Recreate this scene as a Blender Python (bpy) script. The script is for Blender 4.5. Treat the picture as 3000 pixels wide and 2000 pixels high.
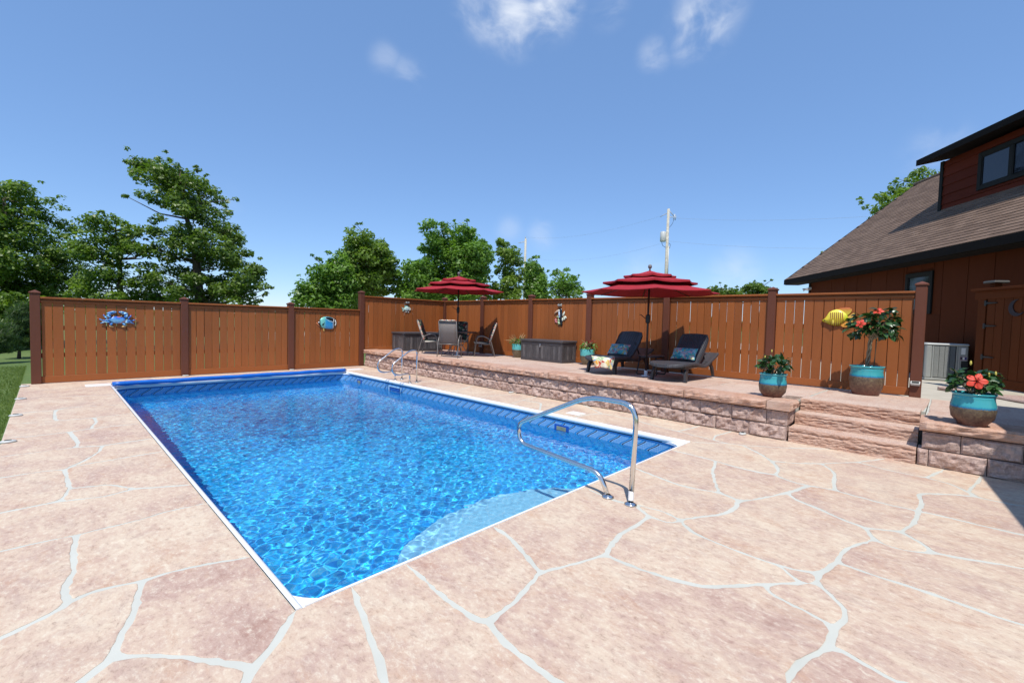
import bpy, math, random
import numpy as np
from mathutils import Vector, Matrix
R = math.radians
rng = np.random.default_rng(7)
random.seed(7)
for o in list(bpy.data.objects): bpy.data.objects.remove(o)
sc = bpy.context.scene
col = sc.collection

# ------------------------------------------------------------------ camera
FW = Vector((0.7189, 0.6937, -0.0438)); 
cam_d = bpy.data.cameras.new('camera'); cam = bpy.data.objects.new('camera', cam_d); col.objects.link(cam)
def camera_axes(yaw, pitch, roll):
    f = Vector((math.sin(yaw)*math.cos(pitch), math.cos(yaw)*math.cos(pitch), math.sin(pitch)))
    r = Vector((math.cos(yaw), -math.sin(yaw), 0)); u = r.cross(f)
    return f, r*math.cos(roll)+u*math.sin(roll), u*math.cos(roll)-r*math.sin(roll)
cf, cr_, cu = camera_axes(R(46.0460), R(-2.5119), R(1.5119))
cam.matrix_world = Matrix(((cr_.x, cu.x, -cf.x, -0.8582), (cr_.y, cu.y, -cf.y, -2.3097), (cr_.z, cu.z, -cf.z, 1.5), (0, 0, 0, 1)))
cam_d.sensor_width = 36; cam_d.lens = 15.754; cam_d.clip_end = 3000; cam_d.clip_start = .05
sc.camera = cam

# ------------------------------------------------------------------ sky, sun, exposure
SUN = Vector((-.42, -.33, 1.0)).normalized()
elev = math.asin(SUN.z); azim = math.atan2(SUN.x, SUN.y)
world = bpy.data.worlds.new('World'); sc.world = world; world.use_nodes = True
wn = world.node_tree; wn.nodes.clear()
def wnode(t, **k):
    n = wn.nodes.new(t)
    for a, b in k.items(): setattr(n, a, b)
    return n
sky = wnode('ShaderNodeTexSky', sky_type='NISHITA', sun_disc=False, sun_elevation=elev, sun_rotation=azim, altitude=800, air_density=1.0, dust_density=0.0, ozone_density=5.5)
bg = wnode('ShaderNodeBackground'); out = wnode('ShaderNodeOutputWorld')
SKY_STRENGTH = 0.135
bg.inputs['Strength'].default_value = SKY_STRENGTH
tc = wnode('ShaderNodeTexCoord')
# small fair-weather clouds, each at its own place in the sky
nz = wnode('ShaderNodeTexNoise'); nz.inputs['Scale'].default_value = 11; nz.inputs['Detail'].default_value = 8; nz.inputs['Roughness'].default_value = .52; nz.inputs['Distortion'].default_value = .4
mp = wnode('ShaderNodeMapping'); mp.inputs['Scale'].default_value = (1, 1, 1.7)
wn.links.new(tc.outputs['Generated'], mp.inputs['Vector']); wn.links.new(mp.outputs['Vector'], nz.inputs['Vector'])
acc = None
CLOUDS = [((.554,.623,.552), .045, .75), ((.591,.592,.548), .055, .95), ((.628,.542,.559), .05, .95), ((.647,.511,.566), .035, .8), ((.529,.633,.565), .035, .6), ((.624,.579,.525), .03, .35),
          ((.787,.324,.524), .05, .95), ((.792,.343,.505), .038, .8), ((.785,.307,.538), .045, .95), ((.773,.403,.491), .028, .5), ((.693,.456,.559), .032, .45),
          ((.438,.763,.475), .028, .25), ((.474,.751,.46), .03, .28), ((.749,.634,.194), .035, .3), ((.70,.69,.20), .03, .2), ((.946,.304,.11), .045, .3), ((.959,.025,.283), .04, .25), ((.88,.46,.12), .05, .2), ((.2,.95,.18), .05, .2),
          ((.3,-.5,.7), .22, .9), ((-.6,.3,.7), .25, .9), ((-.5,-.8,.35), .2, .9), ((.9,-.4,.5), .14, .8)]
for d, w_, amp in CLOUDS:
    v = Vector(d).normalized()
    ds = wnode('ShaderNodeVectorMath', operation='DISTANCE'); ds.inputs[1].default_value = v
    wn.links.new(tc.outputs['Generated'], ds.inputs[0])
    mr = wnode('ShaderNodeMapRange', interpolation_type='SMOOTHERSTEP'); mr.inputs['From Min'].default_value = w_*1.6; mr.inputs['From Max'].default_value = 0; mr.inputs['To Max'].default_value = amp
    wn.links.new(ds.outputs['Value'], mr.inputs['Value'])
    if acc is None: acc = mr.outputs[0]
    else:
        a = wnode('ShaderNodeMath', operation='MAXIMUM'); wn.links.new(acc, a.inputs[0]); wn.links.new(mr.outputs[0], a.inputs[1]); acc = a.outputs[0]
# cloud density = mask * noise, thresholded softly
n2 = wnode('ShaderNodeMapRange', interpolation_type='SMOOTHSTEP'); n2.inputs['From Min'].default_value = .34; n2.inputs['From Max'].default_value = .74
wn.links.new(nz.outputs['Fac'], n2.inputs['Value'])
mul = wnode('ShaderNodeMath', operation='MULTIPLY'); wn.links.new(acc, mul.inputs[0]); wn.links.new(n2.outputs[0], mul.inputs[1])
mixc = wnode('ShaderNodeMix', data_type='RGBA'); mixc.inputs['B'].default_value = (4.6, 4.9, 5.4, 1)
hz = wnode('ShaderNodeMix', data_type='RGBA'); hz.inputs['Factor'].default_value = .5; hz.inputs['B'].default_value = (1.05, 2.0, 3.95, 1)   # evenly scattered blue light of a hazy summer sky
wn.links.new(sky.outputs[0], hz.inputs['A']); wn.links.new(mul.outputs[0], mixc.inputs['Factor']); wn.links.new(hz.outputs['Result'], mixc.inputs['A'])
wn.links.new(mixc.outputs['Result'], bg.inputs['Color']); wn.links.new(bg.outputs[0], out.inputs['Surface'])

sun_d = bpy.data.lights.new('sun', 'SUN'); sun = bpy.data.objects.new('sun', sun_d); col.objects.link(sun)
sun_d.energy = 3.45; sun_d.angle = R(.53); sun_d.color = (1.0, .955, .89)
sun.rotation_euler = SUN.to_track_quat('Z', 'Y').to_euler(); sun.location = (0, 0, 30)
sc.view_settings.view_transform = 'Standard'; sc.view_settings.look = 'None'; sc.view_settings.exposure = 0.52; sc.view_settings.gamma = 1.0
sc.view_settings.use_curve_mapping = False
sc.render.engine = 'CYCLES'
cy = sc.cycles
cy.use_denoising = True
try: cy.denoiser = 'OPENIMAGEDENOISE'
except Exception: pass
cy.max_bounces = 8; cy.diffuse_bounces = 4; cy.glossy_bounces = 4; cy.transmission_bounces = 6; cy.transparent_max_bounces = 12
cy.caustics_reflective = False; cy.caustics_refractive = True; cy.sample_clamp_indirect = 6.0; cy.blur_glossy = .3
cy.use_adaptive_sampling = True; cy.adaptive_threshold = .012

# ------------------------------------------------------------------ tagging
def tag(o, label=None, cat=None, group=None, kind=None):
    if label: o['label'] = label
    if cat: o['category'] = cat
    if group: o['group'] = group
    if kind: o['kind'] = kind
    return o
def empty(name, loc=(0, 0, 0), rz=0.0, **k):
    o = bpy.data.objects.new(name, None); col.objects.link(o); o.location = loc; o.rotation_euler = (0, 0, rz); o.empty_display_size = .1
    return tag(o, **k)
def link(name, me, parent=None, loc=None, rot=None, scale=None):
    o = bpy.data.objects.new(name, me); col.objects.link(o)
    if parent: o.parent = parent
    if loc is not None: o.location = loc
    if rot is not None: o.rotation_euler = rot
    if scale is not None: o.scale = scale
    return o
def kids(o): return [c for c in bpy.data.objects if c.parent == o]
def copy_tree(o, parent=None):
    c = o.copy(); col.objects.link(c); c.parent = parent
    for ch in list(o.children): copy_tree(ch, c)
    return c

# ------------------------------------------------------------------ mesh builder
class MB:
    def __init__(s): s.v = []; s.f = []; s.sm = []
    def add(s, vs, fs, smooth=False):
        b = len(s.v); s.v += [tuple(map(float, p)) for p in vs]
        for f in fs: s.f.append(tuple(b+i for i in f)); s.sm.append(smooth)
        return s
    def box(s, x0, x1, y0, y1, z0, z1):
        return s.add([(x0,y0,z0),(x1,y0,z0),(x1,y1,z0),(x0,y1,z0),(x0,y0,z1),(x1,y0,z1),(x1,y1,z1),(x0,y1,z1)],
                     [(3,2,1,0),(4,5,6,7),(0,1,5,4),(1,2,6,5),(2,3,7,6),(3,0,4,7)])
    def cbox(s, x0, x1, y0, y1, z0, z1, c=.004):
        X=[x0,x0+c,x1-c,x1]; Y=[y0,y0+c,y1-c,y1]; Z=[z0,z0+c,z1-c,z1]
        vs=[];idx={}
        def V(i,j,k):
            if (i,j,k) not in idx: idx[(i,j,k)]=len(vs); vs.append((X[i],Y[j],Z[k]))
            return idx[(i,j,k)]
        fs=[]
        e=(1,2)
        fs.append((V(0,1,1),V(0,1,2),V(0,2,2),V(0,2,1))); fs.append((V(3,1,1),V(3,2,1),V(3,2,2),V(3,1,2)))
        fs.append((V(1,0,1),V(2,0,1),V(2,0,2),V(1,0,2))); fs.append((V(1,3,1),V(1,3,2),V(2,3,2),V(2,3,1)))
        fs.append((V(1,1,0),V(1,2,0),V(2,2,0),V(2,1,0))); fs.append((V(1,1,3),V(2,1,3),V(2,2,3),V(1,2,3)))
        for a in (0,3):
            ai=1 if a==0 else 2
            for b in (0,3):
                bi=1 if b==0 else 2
                fs.append((V(a,bi,1),V(a,bi,2),V(ai,b,2),V(ai,b,1)))
                fs.append((V(a,1,bi),V(a,2,bi),V(ai,2,b),V(ai,1,b)))
                fs.append((V(1,a,bi),V(2,a,bi),V(2,ai,b),V(1,ai,b)))
                for d in (0,3):
                    di=1 if d==0 else 2
                    fs.append((V(a,bi,di),V(ai,b,di),V(ai,bi,d)))
        return s.add(vs, fs)
    def obox(s, p, ax, ay, az, hx, hy, hz):  # oriented box
        p=Vector(p); ax=Vector(ax)*hx; ay=Vector(ay)*hy; az=Vector(az)*hz
        vs=[p+i*ax+j*ay+k*az for k in (-1,1) for j in (-1,1) for i in (-1,1)]
        return s.add(vs,[(0,2,3,1),(4,5,7,6),(0,1,5,4),(1,3,7,5),(3,2,6,7),(2,0,4,6)])
    def tube(s, pts, rad, n=8, caps=True, smooth=True):
        pts=[Vector(p) for p in pts]; m=len(pts)
        rads=rad if hasattr(rad,'__len__') else [rad]*m
        t0=(pts[1]-pts[0]).normalized(); up=Vector((0,0,1)) if abs(t0.z)<.9 else Vector((1,0,0))
        a=t0.cross(up).normalized(); vs=[];fs=[]
        for i in range(m):
            t=(pts[min(i+1,m-1)]-pts[max(i-1,0)]).normalized()
            a=(a-t*a.dot(t)).normalized(); b=t.cross(a)
            for k in range(n):
                an=2*math.pi*k/n; vs.append(pts[i]+(a*math.cos(an)+b*math.sin(an))*rads[i])
        for i in range(m-1):
            for k in range(n):
                k2=(k+1)%n; fs.append((i*n+k,i*n+k2,(i+1)*n+k2,(i+1)*n+k))
        s.add(vs,fs,smooth)
        if caps:
            b=len(s.v)-len(vs); s.f.append(tuple(b+k for k in range(n))[::-1]); s.sm.append(False)
            s.f.append(tuple(b+(m-1)*n+k for k in range(n))); s.sm.append(False)
        return s
    def lathe(s, prof, n=24, c=(0,0), smooth=True, cap0=True, cap1=False):
        vs=[];fs=[];m=len(prof)
        for r,z in prof:
            for k in range(n):
                a=2*math.pi*k/n; vs.append((c[0]+r*math.cos(a),c[1]+r*math.sin(a),z))
        for i in range(m-1):
            for k in range(n):
                k2=(k+1)%n; fs.append((i*n+k,i*n+k2,(i+1)*n+k2,(i+1)*n+k))
        s.add(vs,fs,smooth); b=len(s.v)-len(vs)
        if cap0: s.f.append(tuple(b+k for k in range(n))[::-1]); s.sm.append(False)
        if cap1: s.f.append(tuple(b+(m-1)*n+k for k in range(n))); s.sm.append(False)
        return s
    def prism(s, poly, z0, z1):  # polygon (x,y) ccw
        n=len(poly); vs=[(x,y,z0) for x,y in poly]+[(x,y,z1) for x,y in poly]
        fs=[tuple(range(n))[::-1], tuple(range(n,2*n))]+[(i,(i+1)%n,n+(i+1)%n,n+i) for i in range(n)]
        return s.add(vs,fs)
    def grid(s, P, smooth=True, flip=False):  # P[i][j] points
        m=len(P);n=len(P[0]); vs=[p for row in P for p in row]; fs=[]
        for i in range(m-1):
            for j in range(n-1):
                q=(i*n+j,(i+1)*n+j,(i+1)*n+j+1,i*n+j+1); fs.append(q[::-1] if flip else q)
        return s.add(vs,fs,smooth)
    def mesh(s, name, mat=None):
        me=bpy.data.meshes.new(name); me.from_pydata(s.v,[],s.f); me.polygons.foreach_set('use_smooth', s.sm)
        if mat: me.materials.append(mat)
        me.update(); return me
    def build(s, name, mat=None, parent=None, loc=None, rot=None):
        return link(name, s.mesh(name, mat), parent, loc, rot)
def rpath(pts, r=.05, n=6):
    """polyline with rounded corners"""
    pts=[Vector(p) for p in pts]; o=[pts[0]]
    for a,b,c in zip(pts,pts[1:],pts[2:]):
        d1=(a-b); d2=(c-b); l=min(r,d1.length*.49,d2.length*.49); p=b+d1.normalized()*l; q=b+d2.normalized()*l
        for i in range(n+1):
            t=i/n; o.append(p*(1-t)**2+b*2*t*(1-t)+q*t*t)
    o.append(pts[-1]); return o
def smooth_noise(x, y, seed, scale):
    """cheap value noise on arrays"""
    x=np.asarray(x)*scale; y=np.asarray(y)*scale; g=np.random.default_rng(seed).random((64,64))*2-1
    xi=np.floor(x).astype(int); yi=np.floor(y).astype(int); fx=x-xi; fy=y-yi; fx=fx*fx*(3-2*fx); fy=fy*fy*(3-2*fy)
    a=g[xi%64,yi%64]; b=g[(xi+1)%64,yi%64]; c=g[xi%64,(yi+1)%64]; d=g[(xi+1)%64,(yi+1)%64]
    return (a*(1-fx)+b*fx)*(1-fy)+(c*(1-fx)+d*fx)*fy

# ------------------------------------------------------------------ materials
class NT:
    def __init__(s, name):
        s.m=bpy.data.materials.new(name); s.m.use_nodes=True; s.t=s.m.node_tree; s.t.nodes.clear()
        s.out=s.n('ShaderNodeOutputMaterial'); s.b=s.n('ShaderNodeBsdfPrincipled'); s.l(s.b.outputs[0], s.out.inputs['Surface'])
        s.co=None
    def n(s, t, **k):
        n=s.t.nodes.new(t)
        for a,b in k.items(): setattr(n,a,b)
        return n
    def l(s,a,b): s.t.links.new(a,b)
    def coord(s, kind='Object', scale=(1,1,1), rand=False):
        tc=s.n('ShaderNodeTexCoord'); mp=s.n('ShaderNodeMapping'); mp.inputs['Scale'].default_value=scale
        src=tc.outputs[kind]
        if rand:
            oi=s.n('ShaderNodeObjectInfo'); ml=s.n('ShaderNodeMath',operation='MULTIPLY'); ml.inputs[1].default_value=57.0; s.l(oi.outputs['Random'],ml.inputs[0])
            cb=s.n('ShaderNodeCombineXYZ'); s.l(ml.outputs[0],cb.inputs[0]); s.l(ml.outputs[0],cb.inputs[1]); s.l(ml.outputs[0],cb.inputs[2])
            ad=s.n('ShaderNodeVectorMath',operation='ADD'); s.l(src,ad.inputs[0]); s.l(cb.outputs[0],ad.inputs[1]); src=ad.outputs[0]
        s.l(src,mp.inputs['Vector']); return mp.outputs[0]
    def noise(s, co, scale, detail=4, rough=.55, dist=0.0):
        n=s.n('ShaderNodeTexNoise'); n.inputs['Scale'].default_value=scale; n.inputs['Detail'].default_value=detail; n.inputs['Roughness'].default_value=rough; n.inputs['Distortion'].default_value=dist
        s.l(co,n.inputs['Vector']); return n.outputs['Fac']
    def ramp(s, fac, stops):
        r=s.n('ShaderNodeValToRGB'); e=r.color_ramp.elements
        while len(e)<len(stops): e.new(.5)
        for q,(p,c) in zip(e,stops): q.position=p; q.color=(*c,1) if len(c)==3 else c
        s.l(fac,r.inputs['Fac']); return r.outputs['Color']
    def mix(s, fac, a, b, blend='MIX'):
        m=s.n('ShaderNodeMix',data_type='RGBA',blend_type=blend)
        for k,x in (('Factor',fac),('A',a),('B',b)):
            i=m.inputs[k] if k=='Factor' else [q for q in m.inputs if q.name==k and q.type=='RGBA'][0]
            if k=='Factor': i=[q for q in m.inputs if q.name=='Factor' and q.type=='VALUE'][0]
            if hasattr(x,'links') or hasattr(x,'is_linked'): s.l(x,i)
            elif k=='Factor': i.default_value=x
            else: i.default_value=(*x,1)
        return [q for q in m.outputs if q.type=='RGBA'][0]
    def math(s, op, a, b=None, c=None):
        m=s.n('ShaderNodeMath',operation=op)
        for i,x in enumerate((a,b,c)):
            if x is None: continue
            if hasattr(x,'is_linked'): s.l(x,m.inputs[i])
            else: m.inputs[i].default_value=x
        return m.outputs[0]
    def rng(s, v, a, b, c=0.0, d=1.0, smooth=False):
        m=s.n('ShaderNodeMapRange'); 
        if smooth: m.interpolation_type='SMOOTHSTEP'
        m.inputs['From Min'].default_value=a; m.inputs['From Max'].default_value=b; m.inputs['To Min'].default_value=c; m.inputs['To Max'].default_value=d
        s.l(v,m.inputs['Value']); return m.outputs[0]
    def xyz(s, co):
        n=s.n('ShaderNodeSeparateXYZ'); s.l(co,n.inputs[0]); return n.outputs
    def bump(s, h, strength=.5, dist=.01, normal=None):
        b=s.n('ShaderNodeBump'); b.inputs['Strength'].default_value=strength; b.inputs['Distance'].default_value=dist; s.l(h,b.inputs['Height'])
        if normal is not None: s.l(normal,b.inputs['Normal'])
        s.l(b.outputs[0],s.b.inputs['Normal']); return b.outputs[0]
    def random(s): return s.n('ShaderNodeObjectInfo').outputs['Random']
    def set(s, **k):
        for a,v in k.items():
            i=s.b.inputs[a.replace('_',' ')]
            if hasattr(v,'is_linked'): s.l(v,i)
            else: i.default_value=(*v,1) if (hasattr(v,'__len__') and len(v)==3 and i.type=='RGBA') else v
        return s
def plain(name, c, rough=.5, metal=0.0, var=.12, nscale=8, bump=.0, spec=.5):
    t=NT(name); co=t.coord('Object',rand=True); n=t.noise(co,nscale,5)
    a=tuple(x*(1-var) for x in c); b=tuple(min(1,x*(1+var)) for x in c)
    t.set(Base_Color=t.ramp(n,[(.3,a),(.7,b)]),Roughness=rough,Metallic=metal)
    t.b.inputs['Specular IOR Level'].default_value=spec
    if bump: t.bump(t.noise(co,nscale*6,3),bump,.004)
    return t.m
M={}
def stone_mat(name, stops, streak=(1,6,1), rnd=.35, bump=.35, fine=40, patch=1.6, bdist=.006, rust=(.46,.26,.165), mauve=(.43,.305,.25)):
    t=NT(name); co=t.coord('Object',rand=True); cs=t.coord('Object',streak,rand=True)
    big=t.noise(co,patch,5,.6,.6); st=t.noise(cs,3.2,9,.68,.45); fi=t.noise(co,fine,6,.7); mid=t.noise(cs,13,10,.78,.3)
    v=t.math('ADD',t.math('ADD',t.math('MULTIPLY',big,.34),t.math('MULTIPLY',st,.33)),t.math('MULTIPLY',mid,.33))
    v=t.math('ADD',v,t.math('MULTIPLY',t.math('SUBTRACT',t.random(),.5),rnd*.55))
    c=t.ramp(v,stops)
    c=t.mix(t.rng(t.noise(cs,2.1,9,.74,.9),.49,.64,0,.6),c,mauve)
    c=t.mix(t.math('MULTIPLY',t.rng(t.noise(cs,1.7,10,.78,.7),.51,.66,0,.8),t.rng(mid,.35,.6,.25,1)),c,rust)
    sp=t.noise(cs,fine*.5,7,.78,.3)
    c=t.mix(t.rng(sp,.52,.66,0,.6),c,tuple(min(.72,x*1.22) for x in stops[-1][1]))
    c=t.mix(t.rng(sp,.46,.34,0,.5),c,tuple(x*.66 for x in stops[0][1]))
    t.set(Base_Color=c,Roughness=t.rng(fi,.3,.7,.55,.8)); t.b.inputs['Specular IOR Level'].default_value=.35
    h=t.math('ADD',t.math('ADD',t.math('MULTIPLY',st,.5),t.math('MULTIPLY',fi,.25)),t.math('MULTIPLY',mid,.7)); t.bump(t.math('ADD',h,t.math('MULTIPLY',sp,.3)),bump,bdist)
    return t.m
M['deck']=stone_mat('deck_stone',[(.33,(.36,.215,.165)),(.41,(.47,.325,.26)),(.49,(.56,.42,.315)),(.57,(.61,.49,.365)),(.68,(.63,.535,.415))],(1.7,1,1),rnd=.15,bump=.5)
M['patio']=stone_mat('patio_stone',[(.24,(.40,.25,.19)),(.38,(.50,.34,.265)),(.5,(.56,.42,.335)),(.72,(.60,.48,.39))],(1,4,1),rust=(.46,.25,.16))
M['edge']=stone_mat('edge_stone',[(.3,(.36,.19,.125)),(.42,(.48,.27,.18)),(.54,(.53,.34,.25)),(.7,(.56,.41,.32))],(1,1.2,4),rnd=.25,bump=.8,patch=3,bdist=.01,rust=(.46,.20,.10),mauve=(.30,.19,.15))
M['step']=stone_mat('step_stone',[(.3,(.33,.175,.12)),(.42,(.45,.26,.18)),(.54,(.51,.335,.25)),(.7,(.56,.41,.325))],(1,1.2,4),rnd=.2,bump=.8,patch=3,bdist=.01,rust=(.44,.21,.12),mauve=(.30,.19,.15))
M['block']=stone_mat('split_block',[(.28,(.29,.185,.15)),(.42,(.42,.29,.24)),(.56,(.50,.365,.31)),(.72,(.58,.45,.39))],(1,1,1),rnd=.22,bump=1.0,fine=60,patch=6,bdist=.02,rust=(.36,.21,.15),mauve=(.26,.19,.17))
t=NT('grout'); co=t.coord('Object'); n=t.noise(co,30,5); t.set(Base_Color=t.ramp(t.noise(co,2.5,6),[(.3,(.475,.475,.415)),(.7,(.54,.54,.475))]),Roughness=.85); t.bump(n,.2,.003); M['grout']=t.m
t=NT('crack'); M['dark_gap']=plain('dark_gap',(.05,.045,.04),.9)
def wood(name, c, grain=(1,1,1), rough=.5, spec=.35):
    t=NT(name); co=t.coord('Object',grain,rand=True); n=t.noise(co,6,6,.6,.4); f=t.noise(co,70,3)
    k=t.math('ADD',t.math('MULTIPLY',n,.5),t.math('MULTIPLY',t.random(),.5))
    t.set(Base_Color=t.ramp(k,[(.2,tuple(x*.83 for x in c)),(.5,c),(.8,tuple(x*1.13 for x in c))]),Roughness=t.rng(f,.3,.7,rough-.06,rough+.1)); t.b.inputs['Specular IOR Level'].default_value=spec
    t.bump(t.math('ADD',n,t.math('MULTIPLY',f,.5)),.25,.003); return t.m
M['board']=wood('fence_board',(.295,.090,.022),(2,2,.35)); M['boardh']=wood('fence_rail',(.295,.089,.022),(.35,.35,4))
M['post']=wood('fence_post',(.125,.040,.021),(2,2,.35),.55)
M['white']=plain('white_pvc',(.80,.80,.79),.35,var=.04,nscale=3)
M['whitestone']=plain('white_concrete',(.70,.69,.65),.8,var=.06,bump=.15)
t=NT('stainless_steel'); co=t.coord('Object',(1,1,1)); t.set(Base_Color=(.72,.71,.69),Metallic=1.0,Roughness=t.rng(t.noise(co,20,4),.3,.7,.13,.24)); M['steel']=t.m
M['redfab']=None
t=NT('red_canvas'); co=t.coord('Object'); n=t.noise(co,5,4); w=t.noise(co,300,2)
t.set(Base_Color=t.ramp(n,[(.3,(.33,.012,.022)),(.7,(.40,.016,.028))]),Roughness=.85); t.bump(w,.15,.002)
tr=t.n('ShaderNodeBsdfTranslucent'); tr.inputs[0].default_value=(.30,.008,.014,1); mx=t.n('ShaderNodeMixShader'); mx.inputs[0].default_value=.12
t.l(t.b.outputs[0],mx.inputs[1]); t.l(tr.outputs[0],mx.inputs[2]); t.l(mx.outputs[0],t.out.inputs['Surface']); M['redfab']=t.m
M['blackfab']=plain('black_fabric',(.02,.018,.018),.9)
M['bronze']=plain('bronze_metal',(.06,.035,.028),.4,.3); M['blackmetal']=plain('black_metal',(.018,.018,.02),.45,.2)
M['chairframe']=plain('taupe_metal',(.20,.18,.165),.4,.35); M['sling']=plain('sling_mesh',(.17,.145,.13),.75,nscale=40,bump=.2)
def weave(name,c,scale=70):
    t=NT(name); co=t.coord('Object'); x=t.xyz(co)
    a=t.math('SINE',t.math('MULTIPLY',x[0],scale*2)); b=t.math('SINE',t.math('MULTIPLY',x[1],scale*2)); h=t.math('MULTIPLY',a,b)
    t.set(Base_Color=t.ramp(t.rng(h,-1,1),[(0,tuple(q*.55 for q in c)),(1,tuple(q*1.15 for q in c))]),Roughness=.5); t.bump(h,.6,.004); return t.m
M['wicker']=weave('charcoal_wicker',(.055,.056,.064)); M['wickerdark']=plain('charcoal_plastic',(.03,.03,.034),.5)
t=NT('resin_board'); co=t.coord('Object',(6,6,.8),rand=True); n=t.noise(co,5,5); t.set(Base_Color=t.ramp(t.math('ADD',t.math('MULTIPLY',n,.7),t.math('MULTIPLY',t.random(),.3)),[(.3,(.045,.042,.045)),(.55,(.075,.07,.073)),(.75,(.15,.14,.14))]),Roughness=.5); t.bump(n,.3,.004); M['resin']=t.m
M['resinframe']=plain('resin_frame',(.058,.053,.056),.5,bump=.1)
def pattern(name, cols, scale, dark=None):
    t=NT(name); co=t.coord('Object',rand=True); nz=t.n('ShaderNodeTexNoise'); nz.inputs['Scale'].default_value=scale*.6; nz.inputs['Detail'].default_value=3; t.l(co,nz.inputs['Vector'])
    ad=t.n('ShaderNodeVectorMath',operation='MULTIPLY_ADD'); ad.inputs[1].default_value=(.16,.16,.16); t.l(nz.outputs['Color'],ad.inputs[0]); t.l(co,ad.inputs[2])
    v=t.n('ShaderNodeTexVoronoi'); v.inputs['Scale'].default_value=scale; t.l(ad.outputs[0],v.inputs['Vector'])
    sp=t.n('ShaderNodeSeparateColor'); t.l(v.outputs['Color'],sp.inputs[0])
    r=t.n('ShaderNodeValToRGB'); r.color_ramp.interpolation='CONSTANT'; e=r.color_ramp.elements
    while len(e)<len(cols): e.new(.5)
    for i,(q,c) in enumerate(zip(e,cols)): q.position=i/len(cols); q.color=(*c,1)
    t.l(sp.outputs[0],r.inputs[0]); c=r.outputs[0]
    w=t.n('ShaderNodeTexWave'); w.inputs['Scale'].default_value=scale*.8; w.inputs['Distortion'].default_value=6; t.l(ad.outputs[0],w.inputs['Vector'])
    c=t.mix(t.rng(w.outputs['Fac'],.62,.72,0,.7),c,cols[0] if dark is None else dark)
    t.set(Base_Color=c,Roughness=.85); return t.m
M['tropic']=pattern('tropical_print',[(.10,.45,.50),(.03,.22,.30),(.62,.70,.62),(.06,.36,.42),(.62,.14,.20),(.12,.42,.24),(.60,.45,.07),(.25,.50,.62),(.66,.33,.38)],24,(.04,.25,.32))
M['towel']=pattern('beach_towel_print',[(.74,.68,.52),(.75,.36,.05),(.10,.28,.22),(.72,.68,.60),(.16,.30,.48),(.70,.50,.12),(.52,.08,.05),(.30,.42,.25)],11,(.72,.66,.5))
M['cushion']=pattern('dark_floral_print',[(.012,.02,.016),(.02,.05,.025),(.25,.025,.02),(.015,.018,.015),(.35,.33,.24),(.05,.12,.06),(.012,.02,.016)],16,(.01,.014,.012))
t=NT('striped_edge'); x=t.xyz(t.coord('Object')); s_=t.math('FRACT',t.math('MULTIPLY',t.math('ADD',x[1],x[2]),7.0))
r=t.n('ShaderNodeValToRGB'); r.color_ramp.interpolation='CONSTANT'; e=r.color_ramp.elements
for i in range(4): e.new(.5)
for q,(p,c) in zip(e,[(0,(.75,.70,.58)),(.22,(.05,.06,.05)),(.40,(.75,.70,.58)),(.52,(.50,.07,.04)),(.72,(.75,.70,.58)),(.86,(.55,.25,.06))]): q.position=p; q.color=(*c,1)
t.l(s_,r.inputs[0]); t.set(Base_Color=r.outputs[0],Roughness=.85); M['stripe']=t.m
M['roofdark']=plain('black_trim',(.011,.009,.008),.85,spec=.15); M['siding']=wood('red_siding',(.105,.019,.008),(.4,.4,3),.7,.1)
M['wallpanel']=wood('rust_panel',(.078,.019,.006),(2,2,.4),.7,.08); M['windowframe']=plain('dark_window_frame',(.014,.015,.014),.75,spec=.2)  # wall panel base colour darkened to add shade the wall lacks
t=NT('window_glass'); t.set(Base_Color=(.012,.012,.018),Roughness=.06); t.b.inputs['Specular IOR Level'].default_value=.7; M['glass']=t.m
t=NT('roof_shingle'); co=t.coord('Object',rand=True); k=t.math('ADD',t.math('MULTIPLY',t.noise(co,90,3),.45),t.math('MULTIPLY',t.random(),.55))
t.set(Base_Color=t.ramp(k,[(.25,(.125,.078,.053)),(.55,(.16,.102,.070)),(.8,(.195,.128,.09))]),Roughness=.92); t.bump(t.noise(co,160,2),.5,.004); M['shingle']=t.m
t=NT('roof_shingle_far'); at=t.n('ShaderNodeAttribute',attribute_name='tint'); co=t.coord('Object'); k=t.math('ADD',t.math('MULTIPLY',t.noise(co,90,3),.45),t.math('MULTIPLY',at.outputs['Fac'],.55))
t.set(Base_Color=t.ramp(k,[(.25,(.125,.078,.053)),(.55,(.16,.102,.070)),(.8,(.195,.128,.09))]),Roughness=.92); t.bump(t.noise(co,160,2),.5,.004); M['shinglefar']=t.m
M['concrete']=plain('pale_concrete',(.46,.42,.34),.9,var=.08,nscale=4,bump=.2)
M['acgrey']=plain('grey_enamel',(.32,.33,.31),.45,.1,var=.05); M['acpale']=plain('pale_enamel',(.48,.49,.47),.45,var=.04); M['acdark']=plain('dark_void',(.02,.022,.02),.8)
def leafmat(name, a, b, attr=True, spec=.45, rough=.42, trans=.38):
    t=NT(name)
    if attr: f=t.n('ShaderNodeAttribute',attribute_name='tint').outputs['Fac']
    else: f=t.random()
    c=t.ramp(f,[(0,a),(1,b)]); t.set(Base_Color=c,Roughness=rough); t.b.inputs['Specular IOR Level'].default_value=spec
    tr=t.n('ShaderNodeBsdfTranslucent'); hs=t.mix(1.0,c,(1.5,1.7,.6),'MULTIPLY'); t.l(hs,tr.inputs[0]); mx=t.n('ShaderNodeMixShader'); mx.inputs[0].default_value=trans
    t.l(t.b.outputs[0],mx.inputs[1]); t.l(tr.outputs[0],mx.inputs[2]); t.l(mx.outputs[0],t.out.inputs['Surface']); return t.m
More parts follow.
